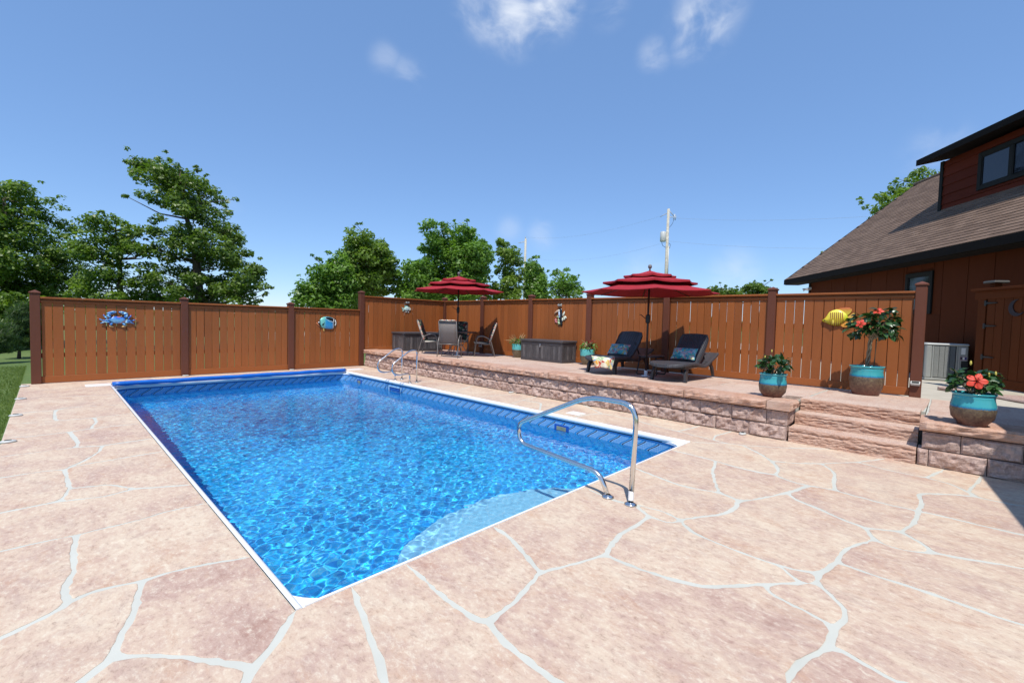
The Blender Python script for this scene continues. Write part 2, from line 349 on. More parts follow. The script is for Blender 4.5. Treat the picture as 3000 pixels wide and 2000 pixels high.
M['oak']=leafmat('oak_leaves',(.075,.14,.020),(.20,.29,.05)); M['maple']=leafmat('bright_leaves',(.08,.17,.024),(.19,.32,.06))
M['darkleaf']=leafmat('dark_leaves',(.062,.115,.018),(.17,.25,.045)); M['pine']=leafmat('pine_needles',(.04,.075,.025),(.10,.155,.055))
M['hib']=leafmat('hibiscus_leaf',(.015,.045,.014),(.045,.115,.028),False,.6,.3,.12); M['bright']=leafmat('fresh_leaf',(.06,.17,.03),(.13,.27,.05),False,.5,.35,.2)
M['bark']=plain('bark',(.085,.062,.045),.9,var=.3,nscale=14,bump=.6); M['stem']=plain('pale_stem',(.24,.20,.13),.8,var=.2,nscale=20)
M['flower']=None
t=NT('hibiscus_petal'); co=t.coord('Object'); d=t.n('ShaderNodeVectorMath',operation='LENGTH'); t.l(co,d.inputs[0])
t.set(Base_Color=t.ramp(t.rng(d.outputs['Value'],0,.075),[(0,(.30,.008,.008)),(.25,(.66,.035,.018)),(1,(.80,.085,.045))]),Roughness=.55)
tr=t.n('ShaderNodeBsdfTranslucent'); tr.inputs[0].default_value=(.9,.10,.05,1); mx=t.n('ShaderNodeMixShader'); mx.inputs[0].default_value=.25; t.l(t.b.outputs[0],mx.inputs[1]); t.l(tr.outputs[0],mx.inputs[2]); t.l(mx.outputs[0],t.out.inputs['Surface']); M['flower']=t.m
M['yellow']=plain('yellow_bud',(.6,.5,.10),.5); M['soil']=plain('bark_mulch',(.12,.045,.03),.95,var=.5,nscale=40,bump=1.0)
def potmat(name, split, drip, low, teal=(.055,.36,.40), deep=(.015,.12,.30)):
    t=NT(name); co=t.coord('Object'); x=t.xyz(co)
    ang=t.math('ARCTAN2',x[1],x[0]); cb=t.n('ShaderNodeCombineXYZ'); t.l(t.math('MULTIPLY',ang,9.0),cb.inputs[0])
    n1=t.noise(cb.outputs[0],1.6,3); edge=t.math('SUBTRACT',t.math('SUBTRACT',x[2],split),t.math('MULTIPLY',t.math('SUBTRACT',n1,.5),drip))
    m=t.rng(edge,-.004,.004); glaze=t.ramp(t.rng(edge,0,drip*.9),[(0,deep),(.45,(teal[0]*.6,teal[1]*.8,teal[2]*.95)),(.8,teal)])
    lo=t.noise(co,26,6,.7,.6); hgt=t.rng(x[2],0,split)
    lowc=t.mix(hgt,t.ramp(lo,[(.3,tuple(q*.45 for q in low)),(.52,low),(.7,tuple(min(1,q*1.5) for q in low))]),t.ramp(lo,[(.3,(.05,.04,.028)),(.52,(.13,.095,.06)),(.68,(.20,.19,.10))]))
    lowc=t.mix(t.rng(t.noise(co,70,3),.60,.72,0,.5),lowc,(.20,.16,.08))
    t.set(Base_Color=t.mix(m,lowc,glaze),Roughness=t.rng(m,0,1,.45,.14)); t.bump(t.math('MULTIPLY',lo,t.math('SUBTRACT',1.0,m)),.5,.006); return t.m
M['potA']=potmat('glazed_pot',.198,.045,(.14,.04,.028)); M['potB']=potmat('glazed_pot_large',.308,.055,(.13,.035,.025)); M['potC']=potmat('two_tone_pot',.24,.008,(.17,.13,.075),(.10,.40,.40),(.08,.34,.36))
# pool liner: printed border above the water, blue mosaic print below
t=NT('pool_liner'); uv=t.n('ShaderNodeUVMap',uv_map='UVMap').outputs[0]; x=t.xyz(uv); u,z=x[0],x[1]
wob=t.n('ShaderNodeCombineXYZ'); 
co=t.coord('Object')
nz=t.n('ShaderNodeTexNoise'); nz.inputs['Scale'].default_value=7; nz.inputs['Detail'].default_value=2; t.l(co,nz.inputs['Vector'])
ad=t.n('ShaderNodeVectorMath',operation='MULTIPLY_ADD'); ad.inputs[1].default_value=(.10,.10,.10); t.l(nz.outputs['Color'],ad.inputs[0]); t.l(co,ad.inputs[2])
v1=t.n('ShaderNodeTexVoronoi',feature='DISTANCE_TO_EDGE'); v1.inputs['Scale'].default_value=15; t.l(ad.outputs[0],v1.inputs['Vector'])
v2=t.n('ShaderNodeTexVoronoi'); v2.inputs['Scale'].default_value=24; t.l(ad.outputs[0],v2.inputs['Vector']); sp=t.n('ShaderNodeSeparateColor'); t.l(v2.outputs['Color'],sp.inputs[0])
base=t.ramp(sp.outputs[0],[(0,(.006,.30,.80)),(.35,(.008,.42,.90)),(.7,(.016,.52,.94)),(1,(.06,.62,.95))])
base=t.mix(t.rng(v1.outputs['Distance'],.0,.06,.5,0.0,True),base,(.25,.66,.90))  # pale cell lines: liner print that also paints in some caustic light
base=t.mix(t.rng(t.noise(co,1.3,3),.35,.7,.0,.3),base,(.008,.28,.76))
zz=t.rng(z,-.235,-.105)      # border band
S=t.math('FRACT',t.math('ADD',t.math('MULTIPLY',u,1/.20),t.math('MULTIPLY',t.math('SINE',t.math('MULTIPLY',t.math('SUBTRACT',zz,.5),2.6)),.42)))
tile=t.n('ShaderNodeTexBrick'); 
fx=t.math('FRACT',t.math('MULTIPLY',u,1/.026)); fz=t.math('FRACT',t.math('MULTIPLY',z,1/.026))
gr=t.math('MAXIMUM',t.math('GREATER_THAN',fx,.84),t.math('GREATER_THAN',fz,.84))
mos=t.mix(gr,(.10,.30,.58),(.30,.48,.64))
r=t.n('ShaderNodeValToRGB'); r.color_ramp.interpolation='CONSTANT'; e=r.color_ramp.elements
for i in range(5): e.new(.5)
for q,(p,c) in zip(e,[(0,(0,0,0,0)),(.30,(.36,.54,.68,1)),(.345,(.012,.035,.10,1)),(.47,(.36,.54,.68,1)),(.51,(.02,.22,.52,1)),(.70,(.30,.50,.66,1)),(.74,(0,0,0,0))][:7]): q.position=p; q.color=c
t.l(S,r.inputs[0]); bandc=t.mix(r.outputs['Alpha'],mos,r.outputs['Color'])
inband=t.math('MULTIPLY',t.math('GREATER_THAN',z,-.240),t.math('LESS_THAN',z,-.108))
topc=t.mix(t.math('GREATER_THAN',t.math('FRACT',t.math('MULTIPLY',z,1/.017)),.55),(.008,.05,.20),(.02,.20,.52))
c=t.mix(inband,base,bandc); c=t.mix(t.math('GREATER_THAN',z,-.108),c,topc)
t.set(Base_Color=c,Roughness=.5); M['liner']=t.m
t=NT('pool_step'); co=t.coord('Object'); v=t.n('ShaderNodeTexVoronoi',feature='DISTANCE_TO_EDGE'); v.inputs['Scale'].default_value=13
nz=t.n('ShaderNodeTexNoise'); nz.inputs['Scale'].default_value=7; t.l(co,nz.inputs['Vector']); ad=t.n('ShaderNodeVectorMath',operation='MULTIPLY_ADD'); ad.inputs[1].default_value=(.10,.10,.10); t.l(nz.outputs['Color'],ad.inputs[0]); t.l(co,ad.inputs[2]); t.l(ad.outputs[0],v.inputs['Vector'])
t.set(Base_Color=t.mix(t.rng(v.outputs['Distance'],0,.05,.5,0,True),(.26,.66,.90),(.50,.80,.93)),Roughness=.5); M['poolstep']=t.m
M['stepline']=plain('blue_grip',(.01,.12,.34),.6); M['skimmer']=plain('blue_plastic',(.01,.07,.34),.4); M['frame_w']=plain('pale_blue_plastic',(.30,.48,.62),.4)
t=NT('blue_vinyl'); co=t.coord('Object',(1,6,6)); n=t.noise(co,5,4); t.set(Base_Color=t.ramp(n,[(.3,(.006,.10,.42)),(.7,(.012,.16,.58))]),Roughness=.35); t.bump(n,.5,.01); M['vinyl']=t.m

# ================================================================== SETTING
def zp(x): return .515-.0277*(x-5.95)
PW, PL = 4.93, 9.72
WATER = -.232; WAVE = .0019
# ---- lawn: one sheet out to the horizon with a hole where the yard's slabs stand
t=NT('lawn_grass'); co=t.coord('Object'); n=t.noise(co,.35,5); n2_=t.noise(co,9,6,.7)
c=t.ramp(t.math('ADD',t.math('MULTIPLY',n,.5),t.math('MULTIPLY',n2_,.5)),[(.3,(.06,.105,.020)),(.5,(.09,.145,.03)),(.7,(.15,.185,.05))])
t.set(Base_Color=c,Roughness=.9); t.bump(n2_,.8,.03); M['lawn']=t.m
mb=MB(); E0=1500; hx0,hx1,hy0,hy1=-1.2,6.0,-5.0,10.8
mb.add([(-E0,-E0,-.05),(E0,-E0,-.05),(E0,E0,-.05),(-E0,E0,-.05),(hx0,hy0,-.05),(hx1,hy0,-.05),(hx1,hy1,-.05),(hx0,hy1,-.05)],[(0,1,5,4),(1,2,6,5),(2,3,7,6),(3,0,4,7)])
tag(mb.build('lawn',M['lawn']),kind='structure')
# gravel/concrete terrace the house stands on
mb=MB(); mb.box(9.12,34,-30,30,-1.0,.385); tag(mb.build('house_terrace',M['concrete']),kind='structure')

# ---- pool deck: grout bed with the pool opening, flagstones raised on it
STONES = [[(-1.24,8.71),(-0.66,8.62),(-0.39,8.49),(0.00,8.40),(0.00,9.72),(-0.50,9.75),(-1.24,9.70)],
[(-0.66,8.62),(-1.24,8.71),(-1.24,7.21),(-0.79,7.19),(-0.68,7.35),(0.00,7.18),(0.00,8.40),(-0.39,8.49)],
[(-0.79,7.19),(-1.24,7.21),(-1.24,6.39),(-1.01,6.32),(-0.79,6.28),(-0.81,6.45),(-0.81,6.73)],
[(-0.68,7.35),(-0.79,7.19),(-0.81,6.73),(-0.81,6.45),(-0.79,6.28),(-0.42,6.22),(0.00,6.27),(0.00,7.18)],
[(-1.01,6.32),(-1.24,6.39),(-1.24,5.49),(-1.00,5.38),(-0.69,5.40),(-0.49,5.46),(-0.47,5.63),(-0.41,5.87),(-0.42,6.22),(-0.79,6.28)],
[(0.00,6.27),(-0.42,6.22),(-0.41,5.87),(-0.47,5.63),(-0.49,5.46),(0.00,5.43)],
[(-1.00,5.38),(-1.24,5.49),(-1.24,4.50),(-0.68,4.48),(-0.64,4.59),(-0.64,4.88),(-0.69,5.40)],
[(-0.49,5.46),(-0.69,5.40),(-0.64,4.88),(-0.64,4.59),(-0.68,4.48),(-0.63,4.47),(-0.45,4.38),(0.00,4.43),(0.00,5.43)],
[(-0.68,4.48),(-1.24,4.50),(-1.24,3.64),(-0.88,3.65),(-0.77,3.58),(-0.72,3.66),(-0.62,3.83),(-0.51,4.08),(-0.45,4.38),(-0.63,4.47)],
[(0.00,4.43),(-0.45,4.38),(-0.51,4.08),(-0.62,3.83),(-0.72,3.66),(0.00,3.71)],
[(-0.88,3.65),(-1.24,3.64),(-1.24,2.61),(-0.82,2.62),(-0.79,2.68),(-0.77,2.79),(-0.75,2.92),(-0.75,3.20),(-0.76,3.44),(-0.77,3.58)],
[(-0.72,3.66),(-0.77,3.58),(-0.76,3.44),(-0.75,3.20),(-0.75,2.92),(-0.51,2.84),(-0.37,2.58),(0.00,2.37),(0.00,3.71)],
[(-0.82,2.62),(-1.24,2.61),(-1.24,1.83),(-0.92,1.82),(-0.74,1.80),(-0.42,1.81),(-0.27,1.85),(0.00,1.84),(0.00,2.37),(-0.37,2.58),(-0.55,2.52)],
[(-0.82,2.62),(-0.55,2.52),(-0.37,2.58),(-0.51,2.84),(-0.75,2.92),(-0.77,2.79),(-0.79,2.68)],
[(-0.74,1.80),(-0.92,1.82),(-1.24,1.83),(-1.24,0.66),(-1.03,0.71),(-0.86,0.80),(-0.80,0.85),(-0.81,1.00),(-0.78,1.21),(-0.77,1.42),(-0.76,1.63)],
[(0.00,1.84),(-0.27,1.85),(-0.42,1.81),(-0.74,1.80),(-0.76,1.63),(-0.77,1.42),(-0.78,1.21),(-0.81,1.00),(-0.80,0.85),(-0.76,0.90),(-0.65,0.89),(-0.51,0.85),(-0.41,0.85),(-0.25,0.82),(0.00,0.72)],
[(-0.80,0.85),(-0.86,0.80),(-1.03,0.71),(-1.24,0.66),(-1.24,-0.35),(-0.79,0.13),(-0.77,0.14),(-0.73,0.17),(-0.68,0.22),(-0.64,0.37),(-0.58,0.52),(-0.55,0.66),(-0.51,0.85),(-0.65,0.89),(-0.76,0.90)],
[(0.00,0.72),(-0.25,0.82),(-0.41,0.85),(-0.51,0.85),(-0.55,0.66),(-0.58,0.52),(-0.64,0.37),(-0.68,0.22),(-0.61,0.16),(-0.54,0.10),(-0.40,-0.08),(-0.27,-0.26),(-0.21,-0.22),(-0.11,-0.12),(0.00,0.00)],
[(-0.27,-0.26),(-0.40,-0.08),(-0.54,0.10),(-0.61,0.16),(-0.68,0.22),(-0.73,0.17),(-0.77,0.14),(-0.79,0.13),(-1.24,-0.35),(-1.24,-1.90),(-0.32,-0.33)],
[(0.00,0.00),(-0.11,-0.12),(-0.21,-0.22),(-0.27,-0.26),(-0.32,-0.33),(-1.24,-1.90),(-1.24,-5.20),(-0.90,-5.20),(0.08,-0.72),(0.12,-0.63),(0.16,-0.51),(0.19,-0.40),(0.23,-0.27),(0.26,-0.15),(0.30,0.00)],
[(0.30,0.00),(0.26,-0.15),(0.23,-0.27),(0.19,-0.40),(0.16,-0.51),(0.12,-0.63),(0.08,-0.72),(-0.90,-5.20),(0.40,-5.20),(0.61,-1.23),(0.60,-1.06),(0.61,-0.88),(0.65,-0.74),(0.61,-0.67),(0.61,-0.45),(0.63,-0.23),(0.65,0.00)],
[(0.65,0.00),(0.63,-0.23),(0.61,-0.45),(0.61,-0.67),(0.65,-0.74),(0.88,-0.72),(1.07,-0.66),(1.18,-0.64),(1.20,-0.57),(1.27,-0.42),(1.36,-0.20),(1.39,0.00)],
[(0.65,-0.74),(0.61,-0.88),(0.60,-1.06),(0.61,-1.23),(0.40,-5.20),(1.60,-5.20),(1.29,-1.89),(1.44,-1.90),(1.59,-1.94),(1.69,-1.98),(1.78,-1.98),(1.88,-1.98),(1.92,-1.93),(1.93,-1.84),(1.95,-1.74),(1.97,-1.66),(2.05,-1.63),(1.75,-1.38),(1.71,-1.28),(1.67,-1.12),(1.65,-0.95),(1.64,-0.79),(1.54,-0.76),(1.38,-0.71),(1.18,-0.64),(1.07,-0.66),(0.88,-0.72)],
[(1.39,0.00),(1.36,-0.20),(1.27,-0.42),(1.20,-0.57),(1.18,-0.64),(1.38,-0.71),(1.54,-0.76),(1.64,-0.79),(1.79,-0.75),(1.97,-0.71),(2.18,-0.72),(2.42,-0.71),(2.47,-0.62),(2.54,-0.53),(2.49,-0.40),(2.51,-0.17),(2.54,0.00)],
[(2.42,-0.71),(2.18,-0.72),(1.97,-0.71),(1.79,-0.75),(1.64,-0.79),(1.65,-0.95),(1.67,-1.12),(1.71,-1.28),(1.75,-1.38),(2.05,-1.63),(2.22,-1.77),(2.29,-1.69),(2.35,-1.62),(2.34,-1.36),(2.37,-1.20),(2.40,-1.04),(2.53,-0.91),(2.44,-0.89),(2.41,-0.84)],
[(2.54,0.00),(2.51,-0.17),(2.49,-0.40),(2.54,-0.53),(2.58,-0.76),(2.53,-0.91),(2.74,-1.01),(2.88,-1.10),(3.09,-1.13),(3.30,-1.09),(3.33,-1.02),(3.36,-0.91),(3.31,-0.76),(3.27,-0.57),(3.31,-0.42),(3.42,0.00)],
[(2.54,-0.53),(2.47,-0.62),(2.42,-0.71),(2.41,-0.84),(2.44,-0.89),(2.53,-0.91),(2.58,-0.76)],
[(3.30,-1.09),(3.09,-1.13),(2.88,-1.10),(2.74,-1.01),(2.53,-0.91),(2.40,-1.04),(2.37,-1.20),(2.34,-1.36),(2.35,-1.62),(2.36,-1.71),(2.42,-1.81),(2.50,-1.84),(2.68,-1.87),(2.88,-1.88),(3.09,-1.94),(3.26,-2.02),(3.46,-1.95),(3.50,-1.82),(3.61,-1.63),(3.70,-1.44),(3.82,-1.34),(3.64,-1.27),(3.37,-1.15)],
[(3.42,0.00),(3.31,-0.42),(3.27,-0.57),(3.31,-0.76),(3.36,-0.91),(3.65,-0.76),(3.91,-0.65),(4.33,-0.53),(4.37,-0.24),(4.36,0.00)],
[(3.36,-0.91),(3.33,-1.02),(3.30,-1.09),(3.37,-1.15),(3.64,-1.27),(3.82,-1.34),(4.03,-1.40),(4.21,-1.44),(4.21,-1.34),(4.26,-1.20),(4.32,-1.13),(4.28,-1.01),(4.28,-0.75),(4.33,-0.53),(3.91,-0.65),(3.65,-0.76)],
[(4.36,0.00),(4.37,-0.24),(4.33,-0.53),(4.28,-0.75),(4.28,-1.01),(4.32,-1.13),(4.50,-1.12),(4.67,-1.05),(4.83,-0.97),(5.03,-0.81),(5.30,-0.52),(5.24,-0.35),(4.93,0.00)],
[(4.32,-1.13),(4.26,-1.20),(4.21,-1.34),(4.21,-1.44),(4.24,-1.52),(4.26,-1.64),(4.51,-1.59),(4.82,-1.56),(5.00,-1.50),(5.16,-1.38),(4.96,-1.18),(4.83,-0.97),(4.67,-1.05),(4.50,-1.12)],
[(4.21,-1.44),(4.03,-1.40),(3.82,-1.34),(3.70,-1.44),(3.61,-1.63),(3.50,-1.82),(3.46,-1.95),(3.57,-2.14),(3.81,-2.20),(4.02,-2.22),(4.21,-2.22),(4.20,-2.03),(4.22,-1.85),(4.26,-1.64),(4.24,-1.52)],
[(5.30,-0.52),(5.03,-0.81),(4.83,-0.97),(4.96,-1.18),(5.16,-1.38),(5.56,-1.66),(6.00,-1.87),(6.00,-1.35),(5.61,-0.93)],
[(4.93,0.00),(5.24,-0.35),(5.28,-0.16),(5.32,0.11),(5.37,0.38),(5.47,0.82),(5.58,1.19),(5.59,1.76),(5.32,1.88),(4.93,1.88)],
[(5.24,-0.35),(5.30,-0.52),(5.61,-0.93),(6.00,-1.35),(6.00,-0.16),(5.54,-0.10),(5.28,-0.16)],
[(5.37,0.38),(5.32,0.11),(5.28,-0.16),(5.54,-0.10),(6.00,-0.16),(6.00,0.29),(5.60,0.33)],
[(5.37,0.38),(5.60,0.33),(6.00,0.29),(6.00,2.43),(5.75,2.02),(5.59,1.76),(5.58,1.19),(5.47,0.82)],
[(5.56,-1.66),(5.16,-1.38),(5.00,-1.50),(4.82,-1.56),(4.51,-1.59),(4.26,-1.64),(4.22,-1.85),(4.20,-2.03),(4.21,-2.22),(4.45,-2.25),(4.63,-2.22),(4.77,-2.22),(4.97,-2.42),(5.07,-2.59),(5.21,-2.54),(5.39,-2.40),(5.44,-2.24),(5.44,-2.09),(5.47,-1.89)],
[(6.00,-1.87),(5.56,-1.66),(5.47,-1.89),(5.44,-2.09),(5.44,-2.24),(6.00,-2.39)],
[(6.00,-2.39),(5.44,-2.24),(5.39,-2.40),(5.21,-2.54),(5.54,-2.60),(6.00,-2.66)],
[(6.00,-2.66),(5.54,-2.60),(5.21,-2.54),(5.07,-2.59),(5.05,-2.70),(5.07,-2.88),(6.00,-3.30)],
[(4.77,-2.22),(4.63,-2.22),(4.45,-2.25),(4.21,-2.22),(4.22,-2.41),(4.21,-2.65),(4.21,-2.81),(5.40,-5.20),(6.00,-5.20),(6.00,-3.30),(5.07,-2.88),(5.05,-2.70),(5.07,-2.59),(4.97,-2.42)],
[(4.21,-2.22),(4.02,-2.22),(3.81,-2.20),(3.57,-2.14),(3.47,-2.25),(3.33,-2.32),(3.36,-2.45),(3.44,-2.61),(3.49,-2.75),(4.60,-5.20),(5.40,-5.20),(4.21,-2.81),(4.21,-2.65),(4.22,-2.41)],
[(3.57,-2.14),(3.46,-1.95),(3.26,-2.02),(3.21,-2.10),(3.25,-2.24),(3.33,-2.32),(3.47,-2.25)],
[(3.33,-2.32),(3.25,-2.24),(3.21,-2.10),(3.26,-2.02),(3.09,-1.94),(2.88,-1.88),(2.68,-1.87),(2.66,-1.94),(2.66,-2.18),(2.65,-2.42),(2.64,-2.54),(2.63,-2.68),(3.90,-5.20),(4.60,-5.20),(3.49,-2.75),(3.44,-2.61),(3.36,-2.45)],
[(2.68,-1.87),(2.50,-1.84),(2.42,-1.81),(2.29,-1.84),(2.15,-1.96),(2.11,-2.00),(1.99,-2.00),(1.88,-1.98),(1.78,-1.98),(1.69,-1.98),(1.72,-2.04),(1.68,-2.11),(1.65,-2.24),(2.90,-5.20),(3.90,-5.20),(2.63,-2.68),(2.64,-2.54),(2.65,-2.42),(2.66,-2.18),(2.66,-1.94)],
[(2.42,-1.81),(2.36,-1.71),(2.35,-1.62),(2.29,-1.69),(2.22,-1.77),(2.29,-1.84)],
[(2.29,-1.84),(2.22,-1.77),(2.05,-1.63),(1.97,-1.66),(1.95,-1.74),(1.93,-1.84),(1.92,-1.93),(1.88,-1.98),(1.99,-2.00),(2.11,-2.00),(2.15,-1.96)],
[(1.69,-1.98),(1.59,-1.94),(1.44,-1.90),(1.29,-1.89),(1.60,-5.20),(2.90,-5.20),(1.65,-2.24),(1.68,-2.11),(1.72,-2.04)],
[(4.93,4.99),(6.00,5.50),(6.00,5.85),(5.40,5.72),(4.93,5.70)],
[(6.00,5.50),(4.93,4.99),(4.93,4.20),(5.32,4.19),(6.00,4.09)],
[(6.00,4.09),(5.32,4.19),(4.93,4.20),(4.93,3.33),(5.47,3.46),(6.00,3.56)],
[(5.47,3.46),(4.93,3.33),(4.93,2.58),(5.52,3.05)],
[(6.00,3.56),(5.47,3.46),(5.52,3.05),(4.93,2.58),(4.93,1.88),(5.32,1.88),(5.59,1.76),(5.75,2.02),(6.00,2.43)],
[(4.93,8.10),(5.40,8.12),(6.00,8.25),(6.00,10.85),(5.40,10.85),(5.10,10.20),(4.93,9.72)],
[(6.00,8.25),(5.40,8.12),(4.93,8.10),(4.93,6.60),(5.40,6.62),(6.00,6.75)],
[(6.00,6.75),(5.40,6.62),(4.93,6.60),(4.93,5.70),(5.40,5.72),(6.00,5.85)],
[(0.90,9.72),(0.75,10.85),(-1.24,10.85),(-1.24,9.70),(-0.50,9.75),(0.00,9.72)],
[(0.75,10.85),(0.90,9.72),(3.10,9.72),(3.30,10.85)],
[(3.30,10.85),(3.10,9.72),(4.93,9.72),(5.10,10.20),(5.40,10.85)]]

deck=empty('pool_deck',kind='structure')
mb=MB(); o_=[(-1.24,-5.2),(6.02,-5.2),(6.02,10.85),(-1.24,10.85)]; i_=[(0,0),(PW,0),(PW,PL),(0,PL)]
for k in range(4):
    a,b=o_[k],o_[(k+1)%4]; c_,d_=i_[(k+1)%4],i_[k]
    mb.add([(*a,0),(*b,0),(*c_,0),(*d_,0)],[(0,1,2,3)]); mb.add([(*a,0),(*b,0),(*b,-.35),(*a,-.35)],[(3,2,1,0)]); mb.add([(*d_,0),(*c_,0),(*c_,-.10),(*d_,-.10)],[(0,3,2,1)])
mb.build('grout_bed',M['grout'],deck)
def resample(poly, step=.036):
    out=[]
    for i in range(len(poly)):
        a=Vector(poly[i]); b=Vector(poly[(i+1)%len(poly)]); L=(b-a).length; k=max(1,int(L/step))
        for j in range(k): out.append(a+(b-a)*(j/k))
    return out
def onb(p):  # on a straight outer edge of the slab (no joint there)
    x,y=p; e=.012
    return x<-1.24+e or x>6.0-e or y<-5.2+e or y>10.85-e or (abs(x)<e and -e<y<PL+e) or (abs(x-PW)<e and -e<y<PL+e) or (abs(y)<e and -e<x<PW+e) or (abs(y-PL)<e and -e<x<PW+e)
def make_stone(poly, seed, z0=0.0, h=.0028, w0=.016, parent=None, name='stone', mat=None, slope=None, edgef=onb, wid=1.0):
    P=resample(poly); n=len(P); r_=np.random.default_rng(seed)
    cen=sum(P,Vector((0,0)))/n
    inner=[];flags=[]
    X=np.array([p.x for p in P]); Y=np.array([p.y for p in P])
    nw=smooth_noise(X,Y,seed,2.2)*.008+smooth_noise(X,Y,seed+1,9)*.006+smooth_noise(X,Y,seed+2,26)*.006
    # corner rounding: distance to the sharpest vertices
    for i in range(n):
        a,b,c=P[i-1],P[i],P[(i+1)%n]; d1=(b-a).normalized(); d2=(c-b).normalized(); nrm=Vector((-(d1+d2).y,(d1+d2).x))
        nrm=nrm.normalized() if nrm.length>1e-6 else Vector((-d1.y,d1.x))
        on=edgef(b); w=max(.0075,(w0+nw[i])*wid) if not on else .003
        inner.append(b+nrm*w); flags.append(on)
    for it in range(2):  # round corners where joints meet
        q=list(inner)
        for i in range(n):
            if not flags[i]: q[i]=inner[i]*.5+(inner[i-1]+inner[(i+1)%n])*.25
        inner=q
    for i in range(n):
        if not flags[i]:
            inner[i]=inner[i]+Vector((r_.normal(),r_.normal()))*.0035
    vs=[];zz=(lambda p:z0) if slope is None else slope
    A=inner; B=[p+(cen-p).normalized()*.006 for p in inner]
    for p in A: vs.append((p.x-cen.x,p.y-cen.y,zz(p)-.004))
    for p in A: vs.append((p.x-cen.x,p.y-cen.y,zz(p)+h*.55))
    for p in B: vs.append((p.x-cen.x,p.y-cen.y,zz(p)+h))
    fs=[(i,(i+1)%n,n+(i+1)%n,n+i) for i in range(n)]+[(n+i,n+(i+1)%n,2*n+(i+1)%n,2*n+i) for i in range(n)]+[tuple(range(2*n,3*n))]
    m=MB(); m.add(vs,fs); return m.build(name,mat,parent,(cen.x,cen.y,0))
for k,poly in enumerate(STONES):
    ar=abs(sum(poly[i][0]*poly[(i+1)%len(poly)][1]-poly[(i+1)%len(poly)][0]*poly[i][1] for i in range(len(poly))))/2
    make_stone(poly,100+k,parent=deck,mat=M['deck'],wid=.55 if ar<.15 else 1.0, w0=.017)
# hairline settlement cracks beside three joints
# ---- swimming pool: liner, floor, coping, corner plates, skimmer, return lights, steps
pool=empty('swimming_pool',kind='structure')
def rrect(x0,x1,y0,y1,r,n=10):
    pts=[]
    for cx_,cy_,a0 in ((x1-r,y0+r,-90),(x1-r,y1-r,0),(x0+r,y1-r,90),(x0+r,y0+r,180)):
        for i in range(n+1):
            a=R(a0+90*i/n); pts.append((cx_+r*math.cos(a),cy_+r*math.sin(a)))
    return pts
LX0,LX1,LY0,LY1=.035,PW-.03,.012,PL-.012
out_=rrect(LX0,LX1,LY0,LY1,.36)
def floor_z(y): return -1.10 if y<3 else (-1.10-.18*min(1,(y-3)/4.5))
vs=[];uvs=[];fs=[];n=len(out_); per=0
levels=[-.075,-.24,-.6,None]
for i in range(n+1):
    p=out_[i%n]
    if i: per+=math.dist(p,out_[i-1])
    for L in levels:
        z=floor_z(p[1]) if L is None else L
        vs.append((*p,z)); uvs.append((per,z))
for i in range(n):
    for j in range(3): fs.append((i*4+j,(i+1)*4+j,(i+1)*4+j+1,i*4+j+1))
# floor as strips between the two long sides
gx=np.linspace(LX0,LX1,12); gy=np.linspace(LY0,LY1,30); b=len(vs)
for y in gy:
    for x_ in gx: vs.append((x_,y,floor_z(y))); uvs.append((x_,-5))
for i in range(29):
    for j in range(11): fs.append((b+i*12+j,b+i*12+j+1,b+(i+1)*12+j+1,b+(i+1)*12+j))
me=bpy.data.meshes.new('liner'); me.from_pydata(vs,[],fs); uvl=me.uv_layers.new(name='UVMap')
for lp in me.loops: uvl.data[lp.index].uv=uvs[lp.vertex_index]
me.materials.append(M['liner']); link('liner',me,pool)
# coping rails: bull-nosed white profiles on the long sides, a thin lip on the near side, a flat rail at the far side
def bullnose(x_in, sgn, y0, y1, name):
    prof=[(0,.010)]+[(sgn*(.018+.030*math.sin(R(a))),-.030+.038*math.cos(R(a))) for a in range(0,181,15)]+[(sgn*.012,-.078),(0,-.078)]
    P=[[(x_in+a,y,z) for a,z in prof] for y in (y0,y1)]
    m=MB(); m.grid(P,flip=(sgn<0)); 
    for row,fl in ((P[0],sgn>0),(P[1],sgn<0)): m.add(row,[tuple(range(len(row)))[::(1 if fl else -1)]])
    return m.build(name,M['white'],pool)
bounds=[0.0,1.83,4.88,7.9,PL]
for a,b_ in zip(bounds,bounds[1:]):
    bullnose(0.0,1,a+(.0015 if a else 0),b_-.0015,'coping')
for a,b_ in zip([0,3.05,6.1],[3.05,6.1,PL]): bullnose(PW,-1,a+.0015,b_-.0015,'coping')
# track slot under the right coping
mb=MB(); mb.box(PW-.022,PW-.002,.3,PL,-.098,-.080); mb.build('cover_track',M['blackmetal'],pool)
mb=MB(); mb.box(.05,PW-.05,-.001,.014,-.07,.009); mb.build('coping_lip',M['white'],pool)
mb=MB(); mb.cbox(.05,PW-.05,PL-.05,PL,-.07,.008); mb.build('coping_rail',M['white'],pool)
def corner_plate(cx_,cy_,sx,sy,r=.36):
    pts=[(cx_,cy_)]+[(cx_+sx*(r-r*math.cos(R(a)))+sx*.03,cy_+sy*(r-r*math.sin(R(a)))+sy*.01) for a in range(0,91,9)]
    pts=[(cx_,cy_),(cx_,cy_+sy*(r+.02))]+[(cx_+sx*(.03+r-r*math.cos(R(a))),cy_+sy*(.012+r-r*math.sin(R(a)))) for a in range(0,91,9)]+[(cx_+sx*(r+.02),cy_)]
    if sx*sy>0: pts=pts[::-1]
    m=MB(); m.prism(pts,-.075,-.045); m.build('corner_plate',M['white'],pool)
for a in ((0,0,1,1),(PW,0,-1,1),(PW,PL,-1,-1),(0,PL,1,-1)): corner_plate(*a)
